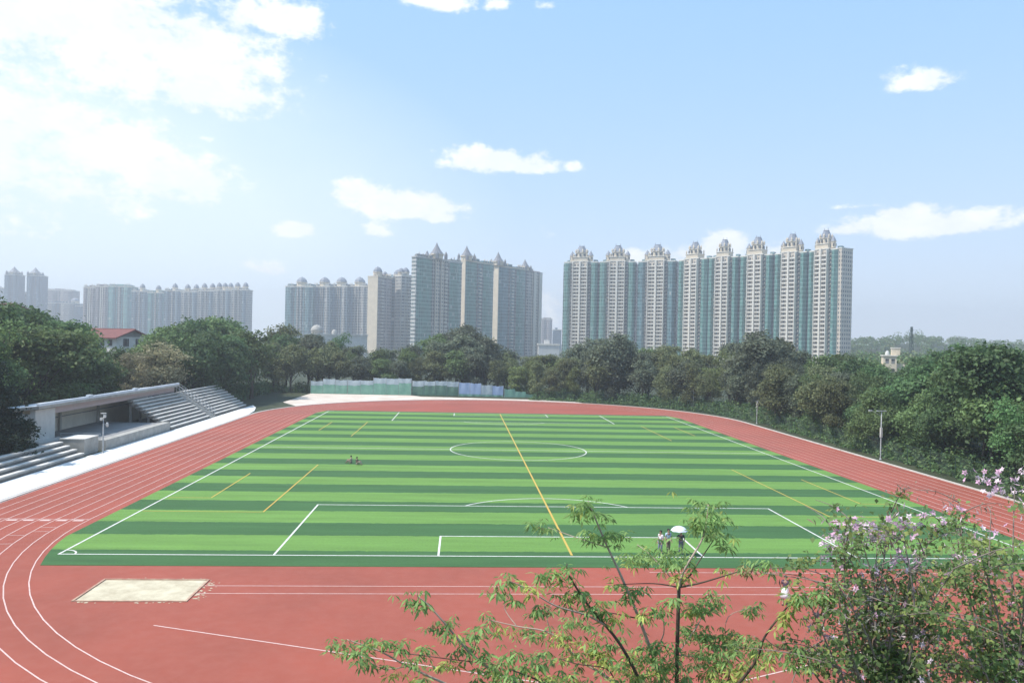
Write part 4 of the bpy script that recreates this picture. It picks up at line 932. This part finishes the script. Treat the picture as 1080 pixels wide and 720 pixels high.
def kapok():
    rs = np.random.RandomState(4); D0 = 12.5
    base = ground_at(708, 13.6); rt = empty('kapok_tree', base); inv = -Vector(base)
    def P(u, v, dd=0.0): return at(u, v, D0+dd)+inv
    fork = P(706, 790, .3); tr = MB()
    tr.tube(smooth_path([(0, 0, -.2), (.05, 0, 3), (fork.x*.6, fork.y*.6, 6.0), fork]), list(np.linspace(.20, .075, 16)), 10); tr.build('trunk', M_darkbark, rt, True)
    br = [  # points (u, v, depth offset), start radius, pale?
        ([(706, 790, .3), (713, 730, .2), (714, 690, .1), (716, 619, 0)], .050, .034, 0),
        ([(716, 619, 0), (722, 600, 0), (742, 565, .15), (747, 532, .3)], .03, .010, 1), ([(716, 619, 0), (728, 606, .1), (737, 592, .2), (752, 570, .5)], .024, .008, 0), ([(716, 619, 0), (740, 614, -.1), (770, 605, -.25), (806, 594, -.4)], .022, .007, 0),
        ([(716, 619, 0), (700, 600, .3), (684, 583, .5), (672, 574, .7)], .016, .006, 1), ([(716, 619, 0), (690, 615, -.2), (650, 616, -.5)], .016, .006, 0),
        ([(706, 790, .3), (700, 730, 0), (688, 690, -.2), (674, 652, -.3), (655, 607, -.4), (640, 575, -.5), (626, 542, -.6), (620, 528, -.6)], .045, .009, 1),
        ([(641, 577, -.5), (612, 568, -.2), (578, 556, .1)], .014, .005, 1), ([(674, 652, -.3), (655, 648, -.6), (640, 645, -.9)], .016, .006, 0), ([(688, 690, -.2), (700, 668, -.4), (698, 645, -.6)], .016, .006, 1),
        ([(706, 790, .3), (676, 720, -.5), (652, 676, -.8), (622, 640, -1.0), (600, 606, -1.1), (598, 594, -1.1)], .040, .009, 0), ([(640, 660, -.9), (618, 648, -1.2), (585, 638, -1.4), (555, 620, -1.5), (536, 612, -1.6)], .02, .006, 1),
        ([(706, 790, .3), (650, 722, .6), (612, 696, .8), (582, 668, .9), (545, 660, 1.0), (510, 652, 1.1)], .036, .007, 1), ([(582, 668, .9), (577, 650, .9), (585, 632, 1.0)], .012, .005, 1), ([(545, 660, 1), (532, 640, 1.2), (540, 622, 1.2)], .012, .005, 1),
        ([(706, 790, .3), (600, 745, -1.0), (530, 712, -1.3), (498, 690, -1.4), (470, 658, -1.5), (452, 638, -1.5), (440, 628, -1.5)], .038, .007, 1), ([(498, 690, -1.4), (502, 676, -1.3), (500, 664, -1.2)], .012, .005, 0),
        ([(706, 790, .3), (560, 760, -.5), (480, 725, -.8), (430, 702, -.9), (400, 686, -1.0), (366, 674, -1.0)], .036, .007, 1), ([(400, 686, -1), (440, 690, -1.2), (470, 694, -1.4), (520, 700, -1.6)], .01, .007, 0), ([(430, 702, -.9), (405, 705, -.8), (385, 694, -.8)], .01, .005, 1),
        ([(706, 790, .3), (760, 740, -.4), (795, 700, -.8), (806, 672, -1.0), (826, 645, -1.2), (842, 626, -1.3)], .040, .010, 0), ([(806, 672, -1), (820, 682, -1.2), (850, 690, -1.4)], .014, .006, 0),
        ([(714, 690, .1), (735, 660, .4), (745, 640, .6), (752, 630, .7)], .014, .006, 1), ([(714, 690, .1), (760, 690, .5), (768, 650, .9), (800, 640, 1.1)], .014, .005, 1),
        ([(760, 740, -.4), (770, 700, -.2), (750, 685, .1)], .02, .008, 0), ([(650, 722, .6), (640, 705, .3), (610, 700, 0), (590, 694, 0)], .016, .006, 0), ([(706, 790, .3), (640, 750, -1.4), (580, 722, -1.8), (540, 706, -1.9)], .03, .01, 0)]
    for pts, r0, r1, pale in br:
        q = smooth_path([P(*p) for p in pts]); m = MB(); m.tube(q, list(np.linspace(r0*.78, r1*.85, len(q))), 6); m.build('branch', M_palebark if pale else M_darkbark, rt, True)
    cl = [(742, 535, .3, 22, 0), (752, 552, .4, 20, 0), (735, 552, .2, 16, 0), (760, 570, .5, 14, 0), (806, 594, -.4, 15, 0), (786, 600, -.3, 9, 2), (765, 603, -.2, 8, 1), (700, 583, .4, 20, 0), (680, 590, .6, 18, 0), (664, 588, .7, 13, 0), (716, 590, .3, 16, 0), (720, 606, .1, 12, 1), (650, 612, -.5, 9, 1),
          (620, 530, -.6, 17, 0), (608, 540, -.6, 12, 0), (634, 544, -.5, 10, 0), (640, 562, -.4, 14, 0), (622, 564, -.3, 12, 0), (655, 566, -.3, 10, 0), (575, 555, .1, 12, 0), (560, 553, .1, 7, 0), (672, 622, -.3, 14, 0), (660, 630, -.4, 10, 0), (692, 646, -.6, 13, 0), (704, 636, -.5, 12, 0), (682, 648, -.6, 10, 0),
          (598, 600, -1.1, 14, 0), (586, 604, -1.1, 12, 0), (570, 606, -1.2, 10, 0), (535, 614, -1.6, 15, 0), (526, 622, -1.6, 10, 0), (540, 628, -1.6, 8, 0), (560, 618, -1.5, 10, 1), (608, 630, -1.1, 16, 0), (596, 622, -1.1, 12, 1), (622, 636, -1, 12, 0), (648, 648, -.9, 12, 1), (634, 644, -.9, 12, 0), (574, 642, -1.4, 12, 0), (562, 646, -1.4, 9, 0),
          (508, 654, 1.1, 12, 0), (530, 660, 1.1, 9, 1), (548, 664, 1.0, 12, 0), (560, 668, .9, 9, 0), (600, 660, .9, 14, 0), (612, 654, .8, 12, 0), (590, 676, .8, 15, 1), (606, 690, .8, 16, 0), (626, 684, .7, 14, 1), (640, 676, .6, 14, 0), (640, 696, .5, 14, 1),
          (440, 630, -1.5, 14, 0), (450, 636, -1.5, 8, 0), (466, 656, -1.5, 15, 0), (478, 660, -1.5, 10, 0), (500, 672, -1.3, 15, 0), (490, 676, -1.3, 10, 0), (506, 688, -1.3, 10, 0), (362, 678, -1, 13, 0), (378, 682, -1, 15, 0), (392, 676, -1, 10, 0), (382, 696, -.8, 11, 0), (414, 678, -1.1, 11, 0), (424, 682, -1.1, 9, 0), (446, 692, -1.2, 15, 0), (436, 698, -1.2, 9, 0), (404, 700, -.8, 8, 1), (416, 708, -.8, 8, 1), (440, 714, -.8, 10, 1), (470, 700, -1.3, 9, 1),
          (530, 704, -1.6, 18, 0), (548, 696, -1.8, 16, 0), (516, 712, -1.4, 16, 0), (560, 704, -1.8, 16, 0), (540, 718, -1.8, 16, 0), (576, 716, -1.8, 16, 1), (600, 716, -1.6, 14, 1), (570, 692, .1, 10, 0), (622, 716, -1.2, 14, 0),
          (690, 686, -.4, 22, 0), (705, 698, -.2, 22, 0), (676, 700, -.5, 18, 1), (660, 712, -.6, 18, 0), (696, 714, -.2, 20, 0), (722, 712, .1, 18, 0), (740, 664, .5, 16, 0), (728, 668, .4, 14, 0), (756, 668, .5, 14, 0), (750, 690, .1, 22, 0), (766, 684, .2, 20, 0), (780, 676, .4, 18, 0), (745, 706, 0, 20, 0), (764, 712, -.2, 20, 1), (782, 714, -.4, 18, 1), (792, 680, -.6, 16, 0),
          (745, 634, .6, 14, 0), (758, 630, .7, 13, 0), (736, 640, .6, 12, 0), (728, 642, .6, 9, 1), (800, 640, 1.1, 10, 0), (792, 644, 1.1, 8, 0), (846, 626, -1.3, 14, 0), (836, 632, -1.3, 12, 1), (858, 630, -1.3, 14, 0), (830, 646, -1.2, 12, 1), (824, 656, -1.1, 9, 1), (872, 628, -1.4, 14, 0), (848, 692, -1.4, 14, 0), (828, 686, -1.3, 14, 0), (812, 690, -1.1, 12, 1)]
    C = whorl_leaves(rs, [(P(u, v, dd), r*(D0+dd)/F_PX*(1.0 if v < 665 else 1.08), k) for u, v, dd, r, k in cl])
    link('crown', leaf_mesh('crown', *C[:5], M_leafF, C[5], .08), rt)
    tag(rt, 'open-crowned young tree with drooping leaf tufts rising in the foreground', 'tree')
kapok()
M_petal = leafmat('pink_petal', (.66, .40, .54), .5, .35, .01); M_petalp = leafmat('pale_pink_petal', (.76, .60, .67), .35, .35, .01); M_pod = leafmat('dry_pod', (.30, .19, .14), .4, .1, .01)
M_leafB = [leafmat('orchid_tree_leaf', (.23, .35, .125), .5, .52, .01), leafmat('orchid_tree_young_leaf', (.36, .45, .14), .45, .52, .01), leafmat('orchid_tree_grey_leaf', (.40, .39, .29), .4, .5, .01)]
def orchid_tree(label, u_base, d_base, D0, tips, seed, nleaf, lowv, flowers):
    rs = np.random.RandomState(seed); base = ground_at(u_base, d_base); rt = empty('orchid_tree', base); inv = -Vector(base)
    def P(u, v, dd=0.0): return at(u, v, D0+dd)+inv
    fork = P(u_base, lowv, 0); tr = MB(); tr.tube(smooth_path([(0, 0, -.2), (.1, .05, 2.5), (fork.x*.7, fork.y*.7, fork.z*.75), fork]), list(np.linspace(.19, .08, 16)), 9); tr.build('trunk', M_darkbark, rt, True)
    tw = []
    for (u, v, dd) in tips:
        a = P(u_base, lowv, 0); b = P(u, v, dd); mid = a.lerp(b, .5)+Vector((rs.uniform(-.25, .25), rs.uniform(-.25, .25), rs.uniform(.05, .35)))
        q = smooth_path([a, mid, b], 6); m = MB(); m.tube(q, list(np.linspace(.030, .005, len(q))), 5)
        tw += [(p, i/len(q)) for i, p in enumerate(q) if i > 3]
        for k in range(7):
            i = rs.randint(4, len(q)); s0 = q[i]; d = Vector((rs.randn(), rs.randn(), rs.uniform(-.2, .9)))*.5; e2 = s0+d*rs.uniform(.5, 1.3); m2 = s0.lerp(e2, .5)+Vector((0, 0, .08)); qq = smooth_path([s0, m2, e2], 3); m.tube(qq, list(np.linspace(.011, .004, len(qq))), 4)
            tw += [(p, .9) for p in qq[1:]]
        m.build('branch', M_greybark, rt, True)
    pos = np.array([list(p) for p, f in tw]); n = nleaf; G_ = 26; hubs = pos[rs.randint(0, len(pos), n//G_)]; C = np.repeat(hubs, G_, 0); n = len(C); C = C + rs.randn(n, 3)*np.array([1, 1, .6])*np.repeat(rs.uniform(.07, .2, n//G_), G_)[:, None]
    N_ = rdir(rs, n)+np.array([-.4, -.2, 1.5]); Dd = rdir(rs, n); Dd[:, 2] -= .5; hm_ = rs.choice(3, n//G_, p=[.46, .18, .36]); mi = np.repeat(hm_, G_); mi = np.where(rs.rand(n) < .12, rs.randint(0, 3, n), mi); ln = rs.uniform(.05, .105, n)*np.where(mi == 2, .6, 1.0); wl = ln*np.where(mi == 2, .45, .78)
    npd = 520; Cp = pos[rs.randint(0, len(pos), npd)]+rs.randn(npd, 3)*.08-np.array([0, 0, .08])      # dry seed pods hang among the leaves
    C = np.concatenate([C, Cp]); Dd = np.concatenate([Dd, np.tile([0.1, 0, -1.0], (npd, 1))+rs.randn(npd, 3)*.3]); N_ = np.concatenate([N_, rdir(rs, npd)]); ln = np.concatenate([ln, rs.uniform(.10, .2, npd)]); wl = np.concatenate([wl, np.full(npd, .022)]); mi = np.concatenate([mi, np.full(npd, 3)])
    link('crown', leaf_mesh('crown', C, Dd, N_, ln, wl, M_leafB+[M_pod], mi, .12), rt)
    Cf = []; 
    for (u, v, dd, r, k) in flowers:
        c = np.array(P(u, v, dd)); Cf.append(c+rs.randn(k, 3)*np.array([1, 1, .6])*r*D0/F_PX)
    sel = pos[rs.randint(0, len(pos), 150)]+rs.randn(150, 3)*.08; Cf.append(sel); Cf = np.concatenate(Cf); nf = len(Cf)
    Cc, Dd, Nn, mi = [], [], [], []
    for c in Cf:
        ax = rs.randn(3)+np.array([0, 0, .6]); ax /= np.linalg.norm(ax); t1 = np.cross(ax, [.3, .2, .9]); t1 /= np.linalg.norm(t1); t2 = np.cross(ax, t1); pm = rs.choice([0, 1], p=[.55, .45])
        for k in range(5):
            a = k*1.2566; d = t1*math.cos(a)+t2*math.sin(a)+ax*.35; Cc.append(c+d*.03); Dd.append(d); Nn.append(ax); mi.append(pm)
    nn = len(Cc); ln = rs.uniform(.04, .066, nn)
    link('blossom', leaf_mesh('blossom', np.array(Cc), np.array(Dd), np.array(Nn), ln, ln*.6, [M_petal, M_petalp], mi, .1), rt)
    tag(rt, label, 'tree', 'pink blossoming trees in the foreground')
rr_ = random.Random(9)
tipsA = [(880, 556, .3), (890, 572, -.2), (905, 556, .6), (925, 575, 0), (940, 540, .8), (952, 560, -.5), (975, 585, .4), (990, 548, 1.0), (1005, 600, -.6), (880, 610, -.8), (910, 615, .5), (945, 620, -.9), (860, 650, -.5), (890, 660, .6), (925, 665, -.3), (960, 650, .9), (985, 670, -.8), (865, 690, .3), (900, 700, -.9), (935, 705, .5), (970, 705, 0), (1000, 640, .3), (845, 690, 0), (882, 590, .2), (960, 600, .2), (915, 640, -.2)]
tipsB = [(1045, 540, .4), (1070, 515, .8), (1090, 530, -.3), (1030, 570, -.5), (1060, 580, .2), (1085, 600, -.6), (1020, 610, .6), (1050, 625, -.2), (1078, 650, .5), (1015, 655, -.7), (1040, 680, .3), (1075, 700, -.4), (1005, 700, .2), (1110, 560, .6), (1120, 640, 0), (1000, 560, 1.2), (1012, 530, 1.0), (985, 690, .2), (1130, 500, .9), (975, 620, .8), (1095, 680, .4)]
orchid_tree('pink blossoming tree in the foreground right of the open-crowned tree', 930, 12.0, 11.5, tipsA, 61, 10400, 800, [(895, 558, .3, 13, 30), (912, 562, .5, 10, 22), (932, 560, .2, 12, 26), (882, 566, 0, 8, 14), (955, 548, .2, 10, 14), (985, 552, .8, 12, 16), (872, 586, .2, 8, 10), (866, 574, .2, 6, 8), (905, 610, .2, 12, 14), (960, 590, .2, 14, 16), (925, 640, .2, 14, 14), (880, 690, .2, 14, 10), (930, 600, 0, 8, 6), (905, 650, 0, 10, 6), (930, 680, 0, 8, 5), (880, 645, 0, 10, 6)])
orchid_tree('pink blossoming tree cut by the right frame edge', 1075, 13.0, 12.5, tipsB, 62, 10000, 810, [(1050, 512, .6, 13, 13), (1036, 509, .6, 11, 9), (1066, 505, .8, 11, 9), (1074, 520, .8, 12, 13), (1058, 520, .7, 7, 10), (1012, 540, 1, 9, 12), (1035, 560, -.4, 8, 8), (1076, 498, .8, 6, 8), (1020, 590, .5, 10, 6), (1072, 690, 0, 8, 6), (1030, 700, 0, 8, 5)])

# ------------------------------------------------------------------ people
def skin_body(name, pts, edges, material, parent, root=0, sub=1):
    me = bpy.data.meshes.new('tmp'); me.from_pydata([p[0] for p in pts], edges, []); ob = bpy.data.objects.new('tmp', me); COL.objects.link(ob)
    md = ob.modifiers.new('skin', 'SKIN'); md.use_smooth_shade = True; lay = me.skin_vertices[0] if me.skin_vertices else None
    if lay is None:
        import bmesh
        bm = bmesh.new(); bm.from_mesh(me); bm.verts.layers.skin.verify(); bm.to_mesh(me); bm.free(); lay = me.skin_vertices[0]
    for i, p in enumerate(pts): lay.data[i].radius = (p[1], p[2] if len(p) > 2 else p[1]); lay.data[i].use_root = (i == root)
    sd = ob.modifiers.new('sub', 'SUBSURF'); sd.levels = sub; sd.render_levels = sub
    dg = bpy.context.evaluated_depsgraph_get(); m2 = bpy.data.meshes.new_from_object(ob.evaluated_get(dg)); m2.name = name; m2.materials.clear(); m2.materials.append(material)
    bpy.data.objects.remove(ob); bpy.data.meshes.remove(me); return link(name, m2, parent)
def person(label, loc, rz, J, top, bottom, skirt=None, hair_c=(.02, .015, .012), group=None, shoe=(.05, .05, .05)):
    """J: joints in metres, x right, y forward"""
    rt = empty('person', loc, rz); skin = surf('skin', (.46, .28, .20), None, 8, .6)
    Vc = lambda k: Vector(J[k]); pts, ed = [], []
    def ad(p, r, r2=None, frm=None):
        pts.append((tuple(p), r, r2 or r)); i = len(pts)-1
        if frm is not None: ed.append((frm, i))
        return i
    pel = ad(Vc('pelvis'), .135, .10); wa = ad(Vc('pelvis').lerp(Vc('chest'), .45), .12, .085, pel); ch = ad(Vc('chest'), .15, .10, wa); nk = ad(Vc('neck'), .055, .055, ch)
    h0 = ad(Vc('head')-Vector((0, 0, .06)), .072, .08, nk); h1 = ad(Vc('head')+Vector((0, 0, .06)), .078, .088, h0); ad(Vc('head')+Vector((0, -.01, .115)), .05, .055, h1)
    for s in ('l', 'r'):
        sh = ad(Vc('sho_'+s), .055, .055, ch); el_ = ad(Vc('elb_'+s), .04, .04, sh); wr_ = ad(Vc('wri_'+s), .027, .027, el_)
        d = (Vc('wri_'+s)-Vc('elb_'+s)).normalized(); sd = d.cross(Vector((0, 1, 0))); sd = sd.normalized() if sd.length > .1 else Vector((1, 0, 0)); pm = ad(Vc('wri_'+s)+d*.07, .03, .016, wr_)
        for k, (o, l) in enumerate(((-.028, .06), (-.01, .075), (.01, .07), (.028, .055))):
            a = ad(Vc('wri_'+s)+d*(.10)+sd*o, .009, .009, pm); ad(Vc('wri_'+s)+d*(.10+l)+sd*o*1.1+Vector((0, .012, 0)), .008, .008, a)
        ad(Vc('wri_'+s)+d*.07+sd*.05+Vector((0, .03, 0)), .009, .009, pm)
        hp = ad(Vc('hip_'+s), .085, .085, pel); kn = ad(Vc('kne_'+s), .058, .058, hp); an = ad(Vc('ank_'+s), .036, .036, kn); ad(Vc('toe_'+s), .032, .025, an)
    bd = skin_body('body', pts, ed, skin, rt)
    tm = surf('shirt_fabric', top, None, 5, .85); bm_ = surf('trouser_fabric', bottom, None, 5, .85)
    tp_, te = [], []
    def a2(P_, E_, p, r, r2=None, frm=None):
        P_.append((tuple(p), r, r2 or r)); i = len(P_)-1
        if frm is not None: E_.append((frm, i))
        return i
    c0 = a2(tp_, te, Vc('pelvis')+Vector((0, 0, .02)), .155, .12); c1 = a2(tp_, te, Vc('pelvis').lerp(Vc('chest'), .5), .14, .105, c0); c2 = a2(tp_, te, Vc('chest'), .165, .115, c1); a2(tp_, te, Vc('neck')-Vector((0, 0, .05)), .07, .07, c2)
    for s in ('l', 'r'): q = a2(tp_, te, Vc('sho_'+s), .07, .07, c2); a2(tp_, te, Vc('sho_'+s).lerp(Vc('elb_'+s), .8), .056, .056, q)
    skin_body('shirt', tp_, te, tm, rt)
    if skirt:
        b = MB(); px_, py_, pz_ = J['pelvis']; b.lathe([(.15, pz_+.08), (.19, pz_-.05), (.25, pz_-.28), (skirt, pz_-.48), (skirt-.02, pz_-.48), (.2, pz_-.1)], (px_, py_), 18); b.build('skirt', bm_, rt, True)
    else:
        tp_, te = [], []; c0 = a2(tp_, te, Vc('pelvis'), .15, .115)
        for s in ('l', 'r'): q = a2(tp_, te, Vc('hip_'+s), .1, .1, c0); k = a2(tp_, te, Vc('kne_'+s), .075, .075, q); a2(tp_, te, Vc('kne_'+s).lerp(Vc('ank_'+s), .85), .058, .058, k)
        skin_body('trousers', tp_, te, bm_, rt)
    hm = surf('hair', hair_c, None, 20, .5); hd = Vc('head'); b = MB(); seg, ring = 14, 7; vs = []
    for j in range(ring+1):
        th_ = j/ring*1.95
        for i in range(seg):
            a = 6.2832*i/seg; back = -math.sin(a); cut = 1.0 if back > -.2 else .62
            t_ = th_*cut; vs.append((hd.x+.098*math.sin(t_)*math.cos(a), hd.y-.012+.108*math.sin(t_)*math.sin(a), hd.z+.03+.125*math.cos(t_)))
    b.add(vs, [(j*seg+i, j*seg+(i+1) % seg, (j+1)*seg+(i+1) % seg, (j+1)*seg+i) for j in range(ring) for i in range(seg)]); b.build('hair', hm, rt, True)
    em = surf('eye', (.02, .02, .02), None, 5, .3)
    for sx in (-.03, .03):
        b = MB(); b.lathe([(0, -.012), (.009, -.008), (.012, 0), (.009, .008), (0, .012)], (0, 0), 8); b.build('eye', em, bd, True, (hd.x+sx, hd.y+.082, hd.z+.005))
    b = MB(); b.add([(hd.x-.012, hd.y+.08, hd.z-.03), (hd.x+.012, hd.y+.08, hd.z-.03), (hd.x, hd.y+.112, hd.z-.028), (hd.x, hd.y+.084, hd.z+.01)], [(0, 1, 2), (0, 2, 3), (1, 3, 2), (0, 3, 1)]); b.build('nose', skin, bd)
    b = MB(); b.box(hd.x-.022, hd.x+.022, hd.y+.078, hd.y+.089, hd.z-.062, hd.z-.054); b.build('mouth', surf('lips', (.3, .1, .09)), bd)
    sm_ = surf('shoe', shoe, None, 5, .6)
    for s in ('l', 'r'):
        a, t_ = Vc('ank_'+s), Vc('toe_'+s); skin_body('shoe', [(tuple(a-Vector((0, 0, .03))), .045, .045), (tuple(a.lerp(t_, .5)), .045, .036), (tuple(t_), .042, .03)], [(0, 1), (1, 2)], sm_, rt)
    tag(rt, label, 'person', group); return rt
def stand_pose(h=1.65, stride=0.0, arm_r=None, lean=0.0):
    k = h/1.7; J = {}
    J['pelvis'] = (0, 0, .93*k); J['chest'] = (0, lean*.5, 1.27*k); J['neck'] = (0, lean, 1.45*k); J['head'] = (0, lean+.02, 1.585*k)
    for s, sx in (('l', -1), ('r', 1)):
        J['sho_'+s] = (sx*.185*k, lean*.7, 1.38*k); J['elb_'+s] = (sx*.23*k, -.03-sx*stride*.3, 1.10*k); J['wri_'+s] = (sx*.22*k, .08-sx*stride*.5, .87*k)
        J['hip_'+s] = (sx*.09*k, 0, .88*k); J['kne_'+s] = (sx*.10*k, .04+sx*stride*.45, .48*k); J['ank_'+s] = (sx*.10*k, sx*stride*.85, .08); J['toe_'+s] = (sx*.115*k, sx*stride*.85+.15, .03)
    if arm_r: J['elb_r'], J['wri_r'] = arm_r
    return J
def sit_pose():
    J = dict(pelvis=(0, 0, .12), chest=(0, -.06, .46), neck=(0, -.03, .64), head=(0, 0, .775))
    for s, sx in (('l', -1), ('r', 1)):
        J['sho_'+s] = (sx*.18, -.05, .57); J['elb_'+s] = (sx*.27, .10, .36); J['wri_'+s] = (sx*.14, .30, .42); J['hip_'+s] = (sx*.1, .04, .13); J['kne_'+s] = (sx*.17, .38, .40); J['ank_'+s] = (sx*.13, .55, .08); J['toe_'+s] = (sx*.15, .70, .035)
    return J
zt_ = .02
g = ground(828, 637); person('woman in dark top and white skirt walking on the red runway', (g.x, g.y, 0), 2.6, stand_pose(1.64, .2), (.10, .07, .10), (.80, .78, .78), skirt=.31)
GP = 'people by the near goal line'
p1 = Vector((6.35, .95)); person('person in white and pink top standing left of the umbrella', (p1.x, p1.y, zt_), 2.2, stand_pose(1.6, .06), (.78, .70, .74), (.24, .25, .32), group=GP)
p2 = Vector((7.0, 1.35)); person('person in pale blue top standing beside the umbrella holder', (p2.x, p2.y, zt_), 3.4, stand_pose(1.62, .05), (.48, .62, .78), (.30, .22, .18), group=GP)
p3 = Vector((7.75, .75)); person('person in dark clothes holding up a white umbrella', (p3.x, p3.y, zt_), 2.9, stand_pose(1.66, .08, ((.30, .16, 1.14), (.16, .34, 1.24))), (.06, .065, .075), (.16, .17, .20), group=GP)
um = empty('umbrella', (p3.x, p3.y, zt_), 2.9); hx, hy = .16, .43
u_ = MB(); nr = 8; rings = [(0, 2.06), (.2, 2.035), (.38, 1.96), (.52, 1.84), (.58, 1.74)]; vs = []
for j, (r, z) in enumerate(rings):
    for i in range(nr*3):
        a = 6.2832*i/(nr*3); sc = 1-.05*(0 if i % 3 == 0 else 1)*(j/4); vs.append((hx+r*sc*math.cos(a), hy+r*sc*math.sin(a), z+(0.02 if i % 3 else 0)*(j/4)))
m_ = nr*3; u_.add(vs+[(x, y, z-.012) for x, y, z in vs], [(j*m_+i, (j+1)*m_+i, (j+1)*m_+(i+1) % m_, j*m_+(i+1) % m_) for j in range(4) for i in range(m_)] + [(5*m_+j*m_+i, 5*m_+j*m_+(i+1) % m_, 5*m_+(j+1)*m_+(i+1) % m_, 5*m_+(j+1)*m_+i) for j in range(4) for i in range(m_)])
um_c = u_.build('canopy', surf('umbrella_cloth', (.74, .80, .84), None, 3, .6), um, True)
u_ = MB(); u_.tube([(hx, hy, 1.2), (hx, hy, 2.12)], .011); u_.build('shaft', M_steel, um); u_ = MB(); u_.tube([(hx, hy, 1.22), (hx, hy, 1.12), (hx, hy+.03, 1.09)], .017); u_.build('handle', M_darkbark, um)
u_ = MB()
for i in range(8):
    a = 6.2832*i/8; u_.tube([(hx, hy, 1.62), (hx+.36*math.cos(a), hy+.36*math.sin(a), 1.935)], .005, 4)
u_.build('rib', M_steel, um_c); tag(um, 'open white umbrella held over the person in dark clothes', 'umbrella')
gp = ground(370, 488.5); person('person in beige sitting on the turf, left of the pair', (gp.x, gp.y, zt_), 1.2, sit_pose(), (.42, .36, .28), (.30, .26, .20), group='pair sitting on the pitch')
gp = ground(376.5, 490); person('person with dark top sitting on the turf, right of the pair', (gp.x, gp.y, zt_), -1.9, sit_pose(), (.07, .06, .045), (.34, .30, .25), group='pair sitting on the pitch')

# ------------------------------------------------------------------ haze
def haze():
    b = MB(); b.box(-1950, 1650, -260, 2050, -1.3, 128)
    m = bpy.data.materials.new('haze_air'); m.use_nodes = True; nt = m.node_tree; nt.nodes.clear(); o = nt.nodes.new('ShaderNodeOutputMaterial'); v = nt.nodes.new('ShaderNodeVolumePrincipled')
    v.inputs['Color'].default_value = (.97, .985, 1.0, 1); v.inputs['Density'].default_value = .00047; v.inputs['Anisotropy'].default_value = .25
    nt.links.new(v.outputs[0], o.inputs['Volume']); tag(b.build('haze', m), 'pale summer haze over the whole view', 'haze', kind='stuff')
haze()
